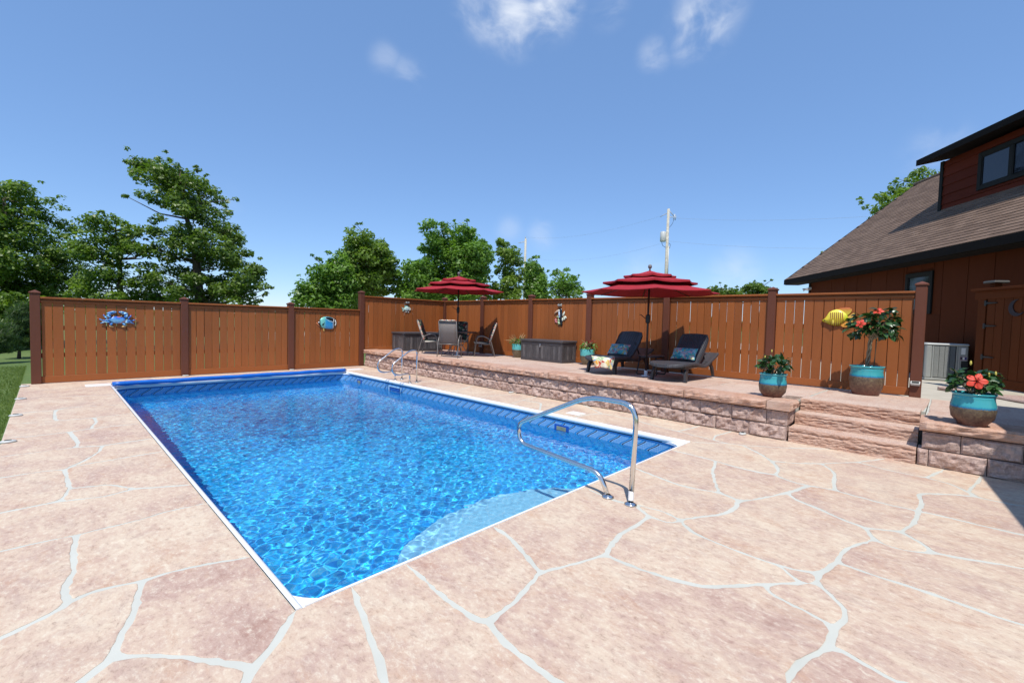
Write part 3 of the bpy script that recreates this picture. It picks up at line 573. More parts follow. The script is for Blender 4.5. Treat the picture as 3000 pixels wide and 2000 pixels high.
# skimmer mouth in the far right wall
xw=LX1
mb=MB(); y0,y1,z0_,z1_=6.81,7.37,-.345,-.125
for a in ((xw-.016,xw+.01,y0,y0+.035,z0_,z1_),(xw-.016,xw+.01,y1-.035,y1,z0_,z1_),(xw-.016,xw+.01,y0+.035,y1-.035,z1_-.025,z1_),(xw-.016,xw+.01,y0+.035,y1-.035,z0_,z0_+.03)): mb.cbox(*a,c=.003)
sk=mb.build('skimmer_frame',M['frame_w'],pool)
mb=MB(); mb.box(xw-.004,xw+.004,y0+.035,y1-.035,z0_+.03,z1_-.025); mb.build('skimmer_mouth',M['skimmer'],sk)
for k in range(4):
    mb=MB(); mb.cbox(xw-.010,xw-.004,y0+.05,y1-.05,z0_+.045+k*.035,z0_+.057+k*.035,c=.002); mb.build('weir_slat',plain('slat_blue',(.02,.16,.5),.4) if k==0 else bpy.data.materials['slat_blue'],sk)
for (ya,yb) in ((1.98,2.17),(8.775,8.93)):
    mb=MB(); zc=-.205; mb.cbox(xw-.012,xw+.01,ya-.05,yb+.05,zc-.075,zc+.06,c=.006); rp=mb.build('return_plate',M['skimmer'],pool)
    mb=MB(); mb.cbox(xw-.018,xw-.010,ya,yb,zc-.032,zc+.032,c=.004); mb.build('return_window',plain('amber_plastic',(.23,.24,.16),.4),rp)
# underwater steps against the near wall: three curved treads
st_=empty('pool_steps'); st_.parent=pool
def tread(r0,z,name):
    cxs=2.28; a_=[(cxs+r0*1.02*math.cos(R(q)),.02+r0*.86*math.sin(R(q))) for q in np.linspace(0,180,28)]
    m=MB(); m.prism(a_,z-.28,z); m.build(name,M['poolstep'],st_)
tread(.98,-.40,'pool_step'); tread(1.27,-.66,'pool_step'); tread(1.54,-.93,'pool_step')
# ---- water: a rippled surface
gx=np.linspace(LX0+.001,LX1-.001,480); gy=np.linspace(LY0+.001,LY1-.001,950); X,Y=np.meshgrid(gx,gy)
Z=np.zeros_like(X); wr=np.random.default_rng(3)
for k in range(60):
    lam=float(np.exp(wr.uniform(np.log(.046),np.log(.19)))); an=wr.uniform(0,2*math.pi); kk=2*math.pi/lam
    Z+=lam**1.2*np.sin(kk*(X*math.cos(an)+Y*math.sin(an))+wr.uniform(0,6.28)+1.2*smooth_noise(X,Y,300+k,.9))
Z*=WAVE*(.85+.35*smooth_noise(X,Y,77,.55))
vs=np.stack([X,Y,WATER+Z],-1).reshape(-1,3); ny,nx=X.shape
idx=np.arange(ny*nx).reshape(ny,nx); fs=np.stack([idx[:-1,:-1],idx[:-1,1:],idx[1:,1:],idx[1:,:-1]],-1).reshape(-1,4)
me=bpy.data.meshes.new('water'); me.vertices.add(len(vs)); me.vertices.foreach_set('co',vs.ravel()); me.loops.add(fs.size); me.loops.foreach_set('vertex_index',fs.ravel()); me.polygons.add(len(fs)); me.polygons.foreach_set('loop_start',np.arange(0,fs.size,4)); me.polygons.foreach_set('use_smooth',np.ones(len(fs),bool)); me.update(); me.validate()
t=NT("pool_water"); g_=t.n("ShaderNodeBsdfGlass"); g_.inputs["IOR"].default_value=1.33; g_.inputs["Roughness"].default_value=0.0; t.l(g_.outputs[0],t.out.inputs["Surface"]); M["water"]=t.m

me.materials.append(M['water']); water=tag(link('water',me),kind='structure')
sun_d.cycles.is_caustics_light=True; water.cycles.is_caustics_caster=True
for o in pool.children_recursive:
    if o.type=='MESH': o.cycles.is_caustics_receiver=True

# ---- retaining wall: split-face blocks in two courses under stamped edge stones
def rough_face(L,H,D,seed,nu=9,nv=5,amp=.022,round_=.02):
    """block with a rough front towards -X; local y along the length"""
    u=np.linspace(0,1,nu); v=np.linspace(0,1,nv); U,V=np.meshgrid(u,v,indexing='ij')
    Y_=U*L; Z_=V*H
    edge=np.minimum.reduce([U*L,(1-U)*L,V*H*1.2,(1-V)*H*1.2]); k=np.clip(edge/round_,0,1)
    hf=smooth_noise(Y_,Z_,seed+4,48)*.45; fac=hf+np.round(smooth_noise(Y_+Z_*.6,Z_,seed+3,13)*2.5)/2.5; d=-(smooth_noise(Y_,Z_,seed,9)*.5+smooth_noise(Y_,Z_,seed+1,24)*.6+fac*.35+.35)*amp*k+.014*(1-k)
    P=[[(d[i,j],Y_[i,j],Z_[i,j]) for j in range(nv)] for i in range(nu)]
    m=MB(); m.grid(P,smooth=False,flip=True)
    top=[P[i][-1] for i in range(nu)]; bot=[P[i][0] for i in range(nu)]
    m.add(top+[(D,p[1],p[2]) for p in top],[(i,i+1,nu+i+1,nu+i)[::-1] for i in range(nu-1)])
    m.add(bot+[(D,p[1],p[2]) for p in bot],[(i,i+1,nu+i+1,nu+i) for i in range(nu-1)])
    for side in (0,-1):
        row=P[side]; m.add(row+[(D,p[1],p[2]) for p in row],[((j,j+1,nv+j+1,nv+j) if side==0 else (j,j+1,nv+j+1,nv+j)[::-1]) for j in range(nv-1)])
    m.add([(D,0,0),(D,L,0),(D,L,H),(D,0,H)],[(0,1,2,3)])
    return m
BL=.455; BG=.006
bmesh_=[rough_face(BL-BG,.186,.24,900+7*k,17,9,.036).mesh('block',M['block']) for k in range(7)]
rw=empty('retaining_wall',(6.0,5,0),label='long low retaining wall of pinkish split-face blocks along the raised patio',cat='wall')
def wall_course(parent,ox,y0,y1,j0,z,seed):
    r_=random.Random(seed); y=j0
    while y>y0: y-=BL
    while y<y1:
        a=max(y,y0); b_=min(y+BL,y1)
        if b_-a>.05:
            if b_-a>BL-.01: me_=bmesh_[r_.randrange(7)]
            else: me_=rough_face(b_-a-BG,.186,.24,r_.randrange(5000),7,5,.028).mesh('block',M['block'])
            link('block',me_,parent,(ox+r_.uniform(-.004,.004)-parent.location.x,a+BG/2-parent.location.y,z-parent.location.z),(0,r_.uniform(-.008,.008),0))
        y+=BL
wall_course(rw,6.0,-.85,10.68,.073,.003,5); wall_course(rw,6.012,-.85,10.68,.315,.199,6)
# block returns at the open end, facing the steps
for z,x1 in ((.003,6.21),(.199,6.43)):
    m=rough_face(x1-6.01,.186,.2,int(z*1000)+77,6,5,.022); link('end_block',m.mesh('end_block',M['block']),rw,(x1-6.0,-.862-5,z),(0,0,R(90)))
EDGES=[-.598,.552,1.921,3.267,4.962,6.3,7.613,8.882,10.69]
def edge_stone(parent,y0,y1,seed,zt,x0=5.955,th=.112,depth=.46,name='edge_stone'):
    L=y1-y0-.012; m=rough_face(L,th,depth,seed,max(14,int(L/.055)),6,.030,.018)
    return m.build(name,M['edge'],parent,(x0-parent.location.x,y0+.006-parent.location.y,zt-th-parent.location.z))
for k,(a,b_) in enumerate(zip(EDGES,EDGES[1:])): edge_stone(rw,a,b_,1500+k*11,.517)
m=rough_face(.46,.112,.29,1777,9,6,.026); link('edge_stone',m.mesh('edge_stone',M['edge']),rw,(.415,-.895-5,.405),(0,0,R(90)))
m=MB(); m.box(.416,1.1,-5.853,-5.60,.20,.484); m.build('core',M['grout'],rw)
rw2=empty('retaining_wall',(6.0,-2.5,0),label='short block wall right of the steps carrying the hibiscus pot',cat='wall')
bmr=[rough_face(BL-BG,.186,.24,700+7*k,27,13,.026).mesh('block',M['block']) for k in range(3)]
def wall2(y1,cuts,ox,z):
    ys=[y1]+cuts
    for k,(a,b_) in enumerate(zip(ys,ys[1:])):
        me_=bmr[k%3] if abs((a-b_)-BL)<.02 else rough_face(a-b_-BG,.186,.24,810+k+int(z*100),9,7,.02).mesh('block',M['block'])
        link('block',me_,rw2,(ox-6.0,b_+2.5,z))
wall2(-2.145,[-2.241,-2.696,-3.151,-3.606,-4.061],5.985,.003); wall2(-2.178,[-2.49,-2.945,-3.40,-3.855],6.0,.199)
for k,(a,b_) in enumerate(((-3.35,-2.15),(-4.6,-3.35))): edge_stone(rw2,a,b_,1900+k,.517,5.945,.112,.5)
# ---- stone steps
stp=empty('stone_steps',(6.3,-1.5,0),label='three wide stamped-stone steps between the two block walls',cat='steps')
def step(x0,z0,z1,seed,y0=-2.14,y1=-.875,dep=.5):
    L=y1-y0; H=z1-z0; nu,nv=90,15; u=np.linspace(0,1,nu); v=np.linspace(0,1,nv); U,V=np.meshgrid(u,v,indexing='ij'); Y_=U*L; Z_=V*H
    led=(smooth_noise(Y_*1.0,Z_*3,seed,4)*.008+smooth_noise(Y_,Z_*3.5,seed+1,12)*.008+smooth_noise(Y_,Z_*2,seed+2,36)*.006)
    lin=smooth_noise(Y_,Y_*0,seed+5,3)*.03+H*.62; crack=np.exp(-((Z_-lin)/.008)**2)*(smooth_noise(Y_,Y_*0,seed+6,5)>-.25)
    lin2=smooth_noise(Y_,Y_*0,seed+8,4)*.035+H*.3; crack2=np.exp(-((Z_-lin2)/.007)**2)*(smooth_noise(Y_,Y_*0,seed+9,6)>.05)
    k=np.clip(np.minimum(V*H,(1-V)*H)/.02,0,1); d=-.008-led*k+.016*(crack+crack2)*k+.010*(1-k)*(V>.5)
    P=[[(d[i,j],Y_[i,j],Z_[i,j]) for j in range(nv)] for i in range(nu)]; m=MB(); m.grid(P,smooth=False,flip=True)
    top=[P[i][-1] for i in range(nu)]; tt=MB(); tt.add([(p[0],p[1],H-.001) for p in top]+[(dep,p[1],H-.001) for p in top],[(i,i+1,nu+i+1,nu+i)[::-1] for i in range(nu-1)]); TR=tt
    for sd in (0,-1):
        row=P[sd]; m.add(row+[(dep,p[1],p[2]) for p in row],[((j,j+1,nv+j+1,nv+j) if sd==0 else (j,j+1,nv+j+1,nv+j)[::-1]) for j in range(nv-1)])
    so=m.build('step',M['step'],stp,(x0-6.3,y0+1.5,z0)); TR.build('tread',M['patio'],so)
step(6.0,.003,.195,41); step(6.32,.197,.350,52); step(6.62,.352,.517,63,dep=.37)
# ---- upper patio: slab, grout top and its stamped stones
pat=empty('upper_patio',kind='structure')
def slab(x0,x1,y0,y1,nm='patio_slab'):
    m=MB(); v=[(x0,y0,-.3),(x1,y0,-.3),(x1,y1,-.3),(x0,y1,-.3),(x0,y0,zp(x0)-.005),(x1,y0,zp(x1)-.005),(x1,y1,zp(x1)-.005),(x0,y1,zp(x0)-.005)]
    m.add(v,[(3,2,1,0),(4,5,6,7),(0,1,5,4),(1,2,6,5),(2,3,7,6),(3,0,4,7)]); m.build(nm,M['grout'],pat)
slab(6.40,9.10,-.595,10.74); slab(7.05,9.10,-.853,-.596); slab(6.98,9.10,-2.18,-.86); slab(6.42,9.10,-6,-2.19)
pr=random.Random(11); XS=[6.41,7.35,8.25,9.09]
def jit(a,s=.12): return a+pr.uniform(-s,s)
rows=[-.85,.552,1.921,3.267,4.962,6.3,7.613,8.882,10.73]
J={}
for i,y in enumerate(rows):
    for j,x in enumerate(XS): J[i,j]=(x if j in (0,3) else jit(x,.25),(y if (j==0 or i in (0,len(rows)-1)) else jit(y,.22)))
edge_none=lambda p:False
def pst(poly,seed,w=.012):
    make_stone(poly,seed,parent=pat,mat=M['patio'],slope=lambda p:zp(p.x)-.002,h=.003,w0=w,edgef=edge_none,wid=.8)
k=0
for i in range(len(rows)-1):
    for j in range(3):
        a,b_,c_,d_=J[i,j],J[i,j+1],J[i+1,j+1],J[i+1,j]; mid=lambda p,q,s=.1:((p[0]+q[0])/2+pr.uniform(-s,s)*(0 if abs(p[0]-q[0])<.02 else 1),(p[1]+q[1])/2)
        pst([a,b_,c_,d_],400+k); k+=1
pst([(6.99,-2.16),(8.0,-2.2),(8.2,-1.5),(7.6,-.87),(6.99,-.87)],470); pst([(8.0,-2.2),(9.09,-2.2),(9.09,-.87),(7.6,-.87),(8.2,-1.5)],471)
pst([(6.42,-.85),(7.04,-.85),(7.04,-.60),(6.42,-.60)],469); pst([(6.43,-2.22),(7.2,-2.22),(7.3,-3.2),(6.43,-3.35)],472); pst([(7.2,-2.22),(9.09,-2.22),(9.09,-2.7),(7.25,-2.75)],473); pst([(7.25,-2.75),(9.09,-2.7),(9.09,-4),(7.3,-4)],474); pst([(6.43,-3.35),(7.3,-3.2),(7.3,-5),(6.43,-5)],475)

# ================================================================== FENCES
def fence_parts(root, base, axis, L, zb, zt, nb, front, back_rail=True, seed=0, topslope=0):
    """one bay: base = start point, axis = unit vector along, front = unit vector to the pool side"""
    ax=Vector((*axis,0)); fr=Vector((*front,0)); r_=random.Random(seed)
    ang=math.atan2(axis[1],axis[0]); 
    flip=(ax.cross(fr)).z>0  # local +y is left of the axis; front must be local -y
    rz=ang+math.pi if flip else ang; org=Vector((*base,zb))+(ax*L if flip else Vector())
    loc=lambda x,y,z:(Vector(org)+Matrix.Rotation(rz,3,'Z')@Vector((x,y,z)))-root.location
    H=zt-zb
    def part(name,key,x0,x1,y0,y1,z0,z1,mat,c=.004):
        me_=FM.get(key)
        if me_ is None:
            m=MB(); m.cbox(0,x1-x0,y0,y1,z0,z1,c=c); me_=FM[key]=m.mesh(name,mat)
        return link(name,me_,root,loc(x0,0,0),(0,0,rz))
    kk=(round(L,3),round(H,3))
    part('top_rail',('cap',)+kk,0,L,-.075,.065,H-.035,H,M['boardh'])
    part('frieze_board',('fr',)+kk,0,L,-.012,.02,H-.128,H-.036,M['boardh'])
    part('moulding_rail',('mo',)+kk,0,L,-.045,-.0125,H-.108,H-.072,M['boardh'])
    part('kick_board',('kb',)+kk,0,L,-.030,.005,.012,.150,M['boardh'])
    if back_rail:
        for q in (.30,.62,): part('back_rail',('br',q)+kk,0,L,.024,.06,H*q,H*q+.09,M['boardh'])
    gap=.0095; w=(L-gap*(nb+1))/nb
    for i in range(nb):
        x0=gap+i*(w+gap); o=part('board',('b',round(w,3),round(H,3)),x0,x0+w,-.022,.003,.152,H-.06,M['board'],.003)
        o.location=loc(x0+r_.uniform(-.0035,.0035),r_.uniform(-.002,.002),0); o.rotation_euler=(0,0,rz+r_.uniform(-.006,.006))
FM={}
def fence_post(root,x,y,zb,zt,w=.148):
    m=FM.get(('post',round(zt-zb,3)))
    if m is None:
        q=MB(); q.cbox(-w/2,w/2,-w/2,w/2,0,zt-zb,c=.008); m=FM[('post',round(zt-zb,3))]=q.mesh('post',M['post'])
    p=link('post',m,root,Vector((x,y,zb))-root.location)
    m=FM.get('pcap')
    if m is None:
        q=MB(); h=.088; q.cbox(-h,h,-h,h,0,.028,c=.005); q.add([(-h+.004,-h+.004,.028),(h-.004,-h+.004,.028),(h-.004,h-.004,.028),(-h+.004,h-.004,.028),(0,0,.072)],[(0,1,4),(1,2,4),(2,3,4),(3,0,4)]); m=FM['pcap']=q.mesh('post_cap',M['post'])
    link('post_cap',m,p,(0,0,zt-zb)); return p
YF=10.78; XB=9.19
fl=empty('board_fence',(2.4,YF,0),label='low brown board fence across the far end of the pool, with crab and butterflyfish',cat='fence')
PX=[-1.03,1.41,3.83,5.925]
for k,x in enumerate(PX[:3]): fence_post(fl,x,YF,0,1.815)
for k in range(3): fence_parts(fl,(PX[k]+.074,YF),(1,0),PX[k+1]-PX[k]-.148,0.0,1.75,[14,14,13][k],(0,-1),seed=k)
fr_=empty('board_fence',(9.19,4,.43),label='tall brown board fence round the raised patio, in eight bays',cat='fence')
fence_post(fr_,PX[3],YF,0,2.27); fence_post(fr_,9.162,YF,.42,2.25)
# the bay beside the corner stands on the sloping slab edge
fence_parts(fr_,(PX[3]+.074,YF),(1,0),9.162-PX[3]-.148,.44,2.185,19,(0,-1),seed=9)
PY=[10.78,8.74,6.6,4.52,2.37,.19,-2.0]
for y in PY[1:]: fence_post(fr_,XB,y,.405,2.26 if y>-1 else 2.275)
for k in range(6):
    fence_parts(fr_,(XB,PY[k]-.074),(0,-1),PY[k]-PY[k+1]-.148,.425,2.185,[12,13,13,13,13,13][k],(-1,0),seed=20+k)

# ================================================================== HOUSE
HD=Vector((.807,.591,0)).normalized(); HN=Vector((-HD.y,HD.x,0)); HR=math.atan2(HD.y,HD.x)
house=empty('house',(14.2,-2.75,.385),HR,label='rust brown house with a dark shingle roof and a shed dormer',cat='house')
# local frame: x along the wall (away from the camera), y outward, z up; HZ = height above the terrace
HZ=lambda z: z-.385
T0,T1=-9.0,7.37
# wall: backing sheet, panels with battens
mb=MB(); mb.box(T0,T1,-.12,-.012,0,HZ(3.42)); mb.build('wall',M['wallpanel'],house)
bx=[T1-.02]+[5.9,5.1,4.41,3.7,3.0,2.3,1.65,.93,.19,-.49,-1.2,-1.9,-2.6,-3.3,-4.0,-5.0,-6.0,-7.0,-8.0,T0]
wl_=[q for q in bx]
WX0,WX1=1.22,2.18
for a,b_ in zip(bx,bx[1:]):
    lo,hi=b_+.006,a-.006
    if lo<WX1 and hi>WX0:  # window bay: panel below the window and beside it
        for l2,h2,z0,z1 in ((lo,hi,.0,HZ(1.98)),(lo,min(hi,WX0-.02),HZ(1.98)+.004,HZ(3.40)),(max(lo,WX1+.02),hi,HZ(1.98)+.004,HZ(3.40)),(max(lo,WX0),min(hi,WX1),HZ(3.2),HZ(3.40))):
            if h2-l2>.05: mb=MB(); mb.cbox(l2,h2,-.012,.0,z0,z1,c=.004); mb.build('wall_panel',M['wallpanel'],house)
        continue
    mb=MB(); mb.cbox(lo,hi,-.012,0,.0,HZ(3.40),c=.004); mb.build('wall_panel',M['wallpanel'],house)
mb=MB(); mb.cbox(T1-.02,T1+.09,-.2,.03,0,HZ(3.40),c=.006); mb.build('corner_board',M['windowframe'],house)
mb=MB(); mb.box(T1-.12,T1+.0,-8,-.2,0,HZ(3.5)); 
g=MB(); g.add([(T1-.06,-.05,HZ(3.35)),(T1-.06,-4.143,HZ(7.2)),(T1-.06,-8.3,HZ(3.35)),(T1-.06,-8.3,0),(T1-.06,-.05,0)],[(0,1,2,3,4)]); g.build('gable_wall',M['siding'],house)
def win(parent,x0,x1,z0,z1,y,nm='window',fw=.10,mull=None):
    m=MB(); 
    for a in ((x0-fw,x0,y,y+.045,z0-fw,z1+fw),(x1,x1+fw,y,y+.045,z0-fw,z1+fw),(x0,x1,y,y+.045,z1,z1+fw),(x0,x1,y,y+.045,z0-fw,z0)): m.cbox(*a,c=.005)
    if mull:
        for q in mull: m.cbox(q-.04,q+.04,y,y+.035,z0,z1,c=.004)
    w=m.build(nm,M['windowframe'],parent)
    xs=[x0]+[q for qq in (mull or []) for q in (qq-.04,qq+.04)]+[x1]
    for a,b_ in zip(xs[::2],xs[1::2]):
        g=MB(); g.box(a,b_,y+.008,y+.016,z0,z1); g.build('pane',M['glass'],w)
        g=MB(); 
        for q in ((a,a+.028,y+.017,y+.03,z0,z1),(b_-.028,b_,y+.017,y+.03,z0,z1),(a+.028,b_-.028,y+.017,y+.03,z1-.028,z1),(a+.028,b_-.028,y+.017,y+.03,z0,z0+.028)): g.box(*q)
        g.build('sash',M['windowframe'],w)
    return w
win(house,1.32,2.08,HZ(2.1),HZ(3.02),-.006); win(house,-2.9,-1.42,HZ(1.9),HZ(2.85),-.006)
# roof
SL=.8237; EY,EZ=.55,HZ(3.545); RY,RZ=-4.143,EZ+SL*(.55+4.143); RX1=8.36; RX0=-9.0
sl=math.atan(SL); cs,sn=math.cos(sl),math.sin(sl); SLEN=(EY-RY)/cs
roof=MB(); 
def rp(x,s,h=0): return (x,EY-s*cs+h*sn,EZ+s*sn+h*cs)   # s = distance up the slope, h = height off it
v=[rp(RX0,0,-.14),rp(RX1,0,-.14),rp(RX1,SLEN,-.14),rp(RX0,SLEN,-.14),rp(RX0,0,-.02),rp(RX1,0,-.02),rp(RX1,SLEN,-.02),rp(RX0,SLEN,-.02)]
roof.add(v,[(3,2,1,0),(4,5,6,7),(0,1,5,4),(1,2,6,5),(2,3,7,6),(3,0,4,7)])
bk=lambda p:(p[0],2*RY-p[1],p[2]); roof.add([bk(p) for p in v],[(3,2,1,0)[::-1],(4,5,6,7)[::-1],(0,1,5,4)[::-1],(1,2,6,5)[::-1],(2,3,7,6)[::-1],(3,0,4,7)[::-1]])
rf=roof.build('roof',M['roofdark'],house)
mb=MB(); mb.cbox(RX0,RX1,EY-.02,EY+.02,EZ-.20,EZ-.012,c=.004); mb.build('fascia',M['roofdark'],rf)
mb=MB(); mb.box(RX0,RX1-.02,-.0,EY-.03,EZ-.215,EZ-.19); mb.build('soffit',M['roofdark'],rf)
mb=MB(); mb.add([rp(RX1,0,-.16),rp(RX1+.025,0,-.16),rp(RX1+.025,0,-.005),rp(RX1,0,-.005),rp(RX1,SLEN,-.16),rp(RX1+.025,SLEN,-.16),rp(RX1+.025,SLEN,-.005),rp(RX1,SLEN,-.005)],[(3,2,1,0),(4,5,6,7),(0,1,5,4),(1,2,6,5),(2,3,7,6),(3,0,4,7)]); mb.build('rake_board',M['roofdark'],rf)
# shingles: tapered tabs in courses; the 300 nearest-seen as parts, the others joined
CO=.143; TW=.31; ncourse=int(SLEN/CO)+1
sh=MB(); sh.add([(0,-.004,0),(TW-.006,-.004,0),(TW-.006,CO*1.25,-.010),(0,CO*1.25,-.010),(0,0,.013),(TW-.006,0,.013),(TW-.006,CO*1.25,-.004),(0,CO*1.25,-.004)],[(3,2,1,0),(4,5,6,7),(0,1,5,4),(1,2,6,5),(2,3,7,6),(3,0,4,7)])
sh_me=sh.mesh('shingle',M['shingle']); sr=random.Random(4); cand=[]
DX0,DX1,DY=-6.0,3.08,-1.329     # dormer footprint
for c_ in range(ncourse):
    s=c_*CO; x=RX1-TW*(1+.5*(c_%2)+.17*((c_*7)%3))
    y=EY-s*cs
    while x>-3.2:
        if not (DX0<x+.15<DX1 and y<DY-.02): cand.append((x,s))
        x-=TW
cand.sort(key=lambda p:(p[0]+2.2)**2*.25+(p[1])**2)
sp_=sl
for (x,s) in cand[:298]:
    link('shingle',sh_me,rf,rp(x,s,sr.uniform(0,.003)),(sp_,0,math.pi) if False else None).matrix_basis=Matrix.Translation(rp(x,s,sr.uniform(0,.003)))@Matrix(((1,0,0,0),(0,-cs,sn,0),(0,sn,cs,0),(0,0,0,1)))@Matrix.Diagonal((1,1,1,1))
big=MB(); tints=[]
for (x,s) in cand[298:]:
    h=sr.uniform(0,.003); tv=sr.random()
    big.add([rp(x+a,s+b_,h+d) for a,b_,d in sh.v],sh.f); tints+=[tv]*6
fs_=big.build('shingle_field',M['shinglefar'],rf); fs_['kind']='stuff'
at=fs_.data.attributes.new('tint','FLOAT','FACE'); at.data.foreach_set('value',tints)
mb=MB(); mb.tube([(RX0,RY,RZ+.01),(RX1,RY,RZ+.01)],.07,6); mb.build('ridge_cap',M['shingle'],rf)
# dormer
dz0,dz1=HZ(4.9),HZ(6.52)
m=MB(); m.box(DX0,DX1-.09,DY-3,DY-.03,dz0-.4,dz1); m.build('dormer_wall',M['siding'],house)
zz_=[HZ(q) for q in (5.02,5.24,5.51,5.78,6.05,6.32,6.50)]
for a,b_ in zip(zz_,zz_[1:]):
    for x0,x1 in ((DX0,.48-.62),(.48-.62,DX1-.09)):
        m=MB(); q=-.002; m.add([(x0,DY-.03,a),(x1,DY-.03,a),(x1,DY+.012,a),(x0,DY+.012,a),(x0,DY-.03,b_),(x1,DY-.03,b_),(x1,DY-.012,b_),(x0,DY-.012,b_)],[(3,2,1,0)[::-1],(4,5,6,7)[::-1],(0,1,5,4)[::-1],(1,2,6,5)[::-1],(2,3,7,6)[::-1],(3,0,4,7)[::-1]]); m.build('siding_board',M['siding'],house)
m=MB(); m.cbox(DX1-.09,DX1+.02,DY-.4,DY+.03,dz0-.1,dz1,c=.005); m.build('corner_board',M['windowframe'],house)
win(house,-.75,1.70,HZ(5.42),HZ(6.18),DY+.0,'dormer_window',.11,[.89,.06])
m=MB(); ex0,ex1=-6.2,3.36; sl2=.22
v=[(ex0,DY+.5,HZ(6.50)),(ex1,DY+.5,HZ(6.50)),(ex1,DY-3.6,HZ(6.5)+4.1*sl2),(ex0,DY-3.6,HZ(6.5)+4.1*sl2)]; m.add(v+[(a,b_,c_+.17) for a,b_,c_ in v],[(3,2,1,0)[::-1],(4,5,6,7)[::-1],(0,1,5,4)[::-1],(1,2,6,5)[::-1],(2,3,7,6)[::-1],(3,0,4,7)[::-1]]); m.build('dormer_roof',M['roofdark'],house)
# twin floodlight at the corner
fd=empty('floodlight',(0,0,0),label='white twin floodlight fixed to the house corner above the fence',cat='light')
fd.location=Vector((14.2,-2.75,0))+HD*7.34+HN*.04+Vector((0,0,3.12)); fd.rotation_euler=(0,0,HR)
m=MB(); m.box(-.05,.05,-.04,.03,-.05,.05); m.build('bracket',M['white'],fd)
for sx in (-.09,.10):
    m=MB(); m.tube([(sx*.4,.02,0),(sx,.06,0),(sx*1.5,.13,-.03),(sx*1.7,.17,-.05)],[.018,.02,.05,.062],10); m.build('lamp_head',M['white'],fd)
# unseen roof added off to the right, edge set to shadow the near corner
caster=empty('shadow_roof',(5,-6,0),label='unseen dark roof on posts off right, added to shade the near corner',cat='shadow_roof')
m=MB(); e=[(2.8,-3.86),(8.2,-3.30),(8.2,-9),(2.8,-9)]; m.prism([(a-5,b_+6) for a,b_ in e][::-1],2.9,3.05); m.build('roof',M['roofdark'],caster)
for x,y in ((3.1,-4.4),(8.0,-4.4),(3.1,-8.6),(8.0,-8.6)): m=MB(); m.cbox(x-5.07,x-4.93,y+5.93,y+6.07,0 if x<6 else .5,2.9); m.build('post',M['post'],caster)
# gate with a crescent moon
gt=empty('gate',(11.764,-2.871,.44),math.atan2(-HD.y,-HD.x),label='brown wooden gate with a crescent moon and black hinges beside the house',cat='gate')
# local x runs along the gate towards the camera, local y is away from us (towards the house)
def gp(nm,x0,x1,y0,y1,z0,z1,mat,par=None,c=.004): m=MB(); m.cbox(x0,x1,y0,y1,z0,z1,c=c); return m.build(nm,mat,par or gt)
GB=wood('gate_board',(.11,.030,.009),(2,2,.35),.7,.08); GH=wood('gate_rail',(.11,.030,.009),(.35,.35,4),.7,.08); gp('jamb',-.20,-.03,0,.05,.02,1.78,GB);  # fence stain darkened in the base colour to stand in for deep shade
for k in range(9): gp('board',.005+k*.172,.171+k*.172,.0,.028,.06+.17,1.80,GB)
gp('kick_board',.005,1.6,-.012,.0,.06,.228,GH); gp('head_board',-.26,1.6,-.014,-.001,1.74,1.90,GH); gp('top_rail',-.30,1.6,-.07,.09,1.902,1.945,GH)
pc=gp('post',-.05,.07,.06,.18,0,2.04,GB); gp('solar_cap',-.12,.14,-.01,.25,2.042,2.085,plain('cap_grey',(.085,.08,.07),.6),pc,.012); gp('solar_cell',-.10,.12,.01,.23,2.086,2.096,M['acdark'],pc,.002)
for z in (.62,1.22,1.66):
    h=gp('hinge',-.045,.0,-.02,-.002,z-.05,z+.05,M['blackmetal']); m=MB(); m.prism([(.0,-.018),(.22,-.006),(.22,.006),(.0,.018)],-.018,-.002); o=m.build('strap',M['blackmetal'],h); o.matrix_basis=Matrix(((1,0,0,0),(0,0,1,0),(0,1,0,z),(0,0,0,1)))
h=gp('latch',.86,.95,-.03,-.013,1.16,1.19,M['blackmetal']); gp('latch_plate',.80,.98,-.028,-.012,1.04,1.10,M['blackmetal'])
mo=[]; 
for a in np.linspace(95,325,22): mo.append((.60+.15*math.cos(R(a)),1.55+.15*math.sin(R(a))))
for a in np.linspace(318,102,20): mo.append((.655+.125*math.cos(R(a)),1.575+.125*math.sin(R(a))))
m=MB(); m.prism(mo[::-1],-.016,-.002); o=m.build('crescent_moon',plain('moon_cutout',(.022,.014,.020),.7),gt); o.matrix_basis=Matrix(((1,0,0,0),(0,0,1,0),(0,1,0,0),(0,0,0,1)))
# curb stones and sill slabs by the gate
def slabstone(name,a,b_,w,z0,z1,label,mat):
    a=Vector((*a,0)); b_=Vector((*b_,0)); d=(b_-a).normalized(); L=(b_-a).length; rz=math.atan2(d.y,d.x)
    m=rough_face(L,z1-z0,w,int(L*100),14,5,.02); o=m.build(name,mat,None,(a.x,a.y,z0),(0,0,rz-math.pi/2)); return tag(o,label,'curb')
slabstone('curb_stone',(10.97,-2.62),(11.24,-2.25),.14,.386,.455,'rough dark curb stone on the concrete left of the gate',M['block'])
slabstone('sill_slab',(9.7,-3.62),(10.75,-2.9),.5,.386,.44,'flat stone sill slab on the ground in front of the gate',M['block'])

# ================================================================== THINGS ROUND THE POOL
def steel_flange(parent,x,y,r=.052):
    m=MB(); m.lathe([(r,0.0),(r,.006),(r*.72,.012),(r*.5,.02),(.024,.022)],18,(0,0)); return m.build('flange',M['steel'],parent,(x,y,.006))
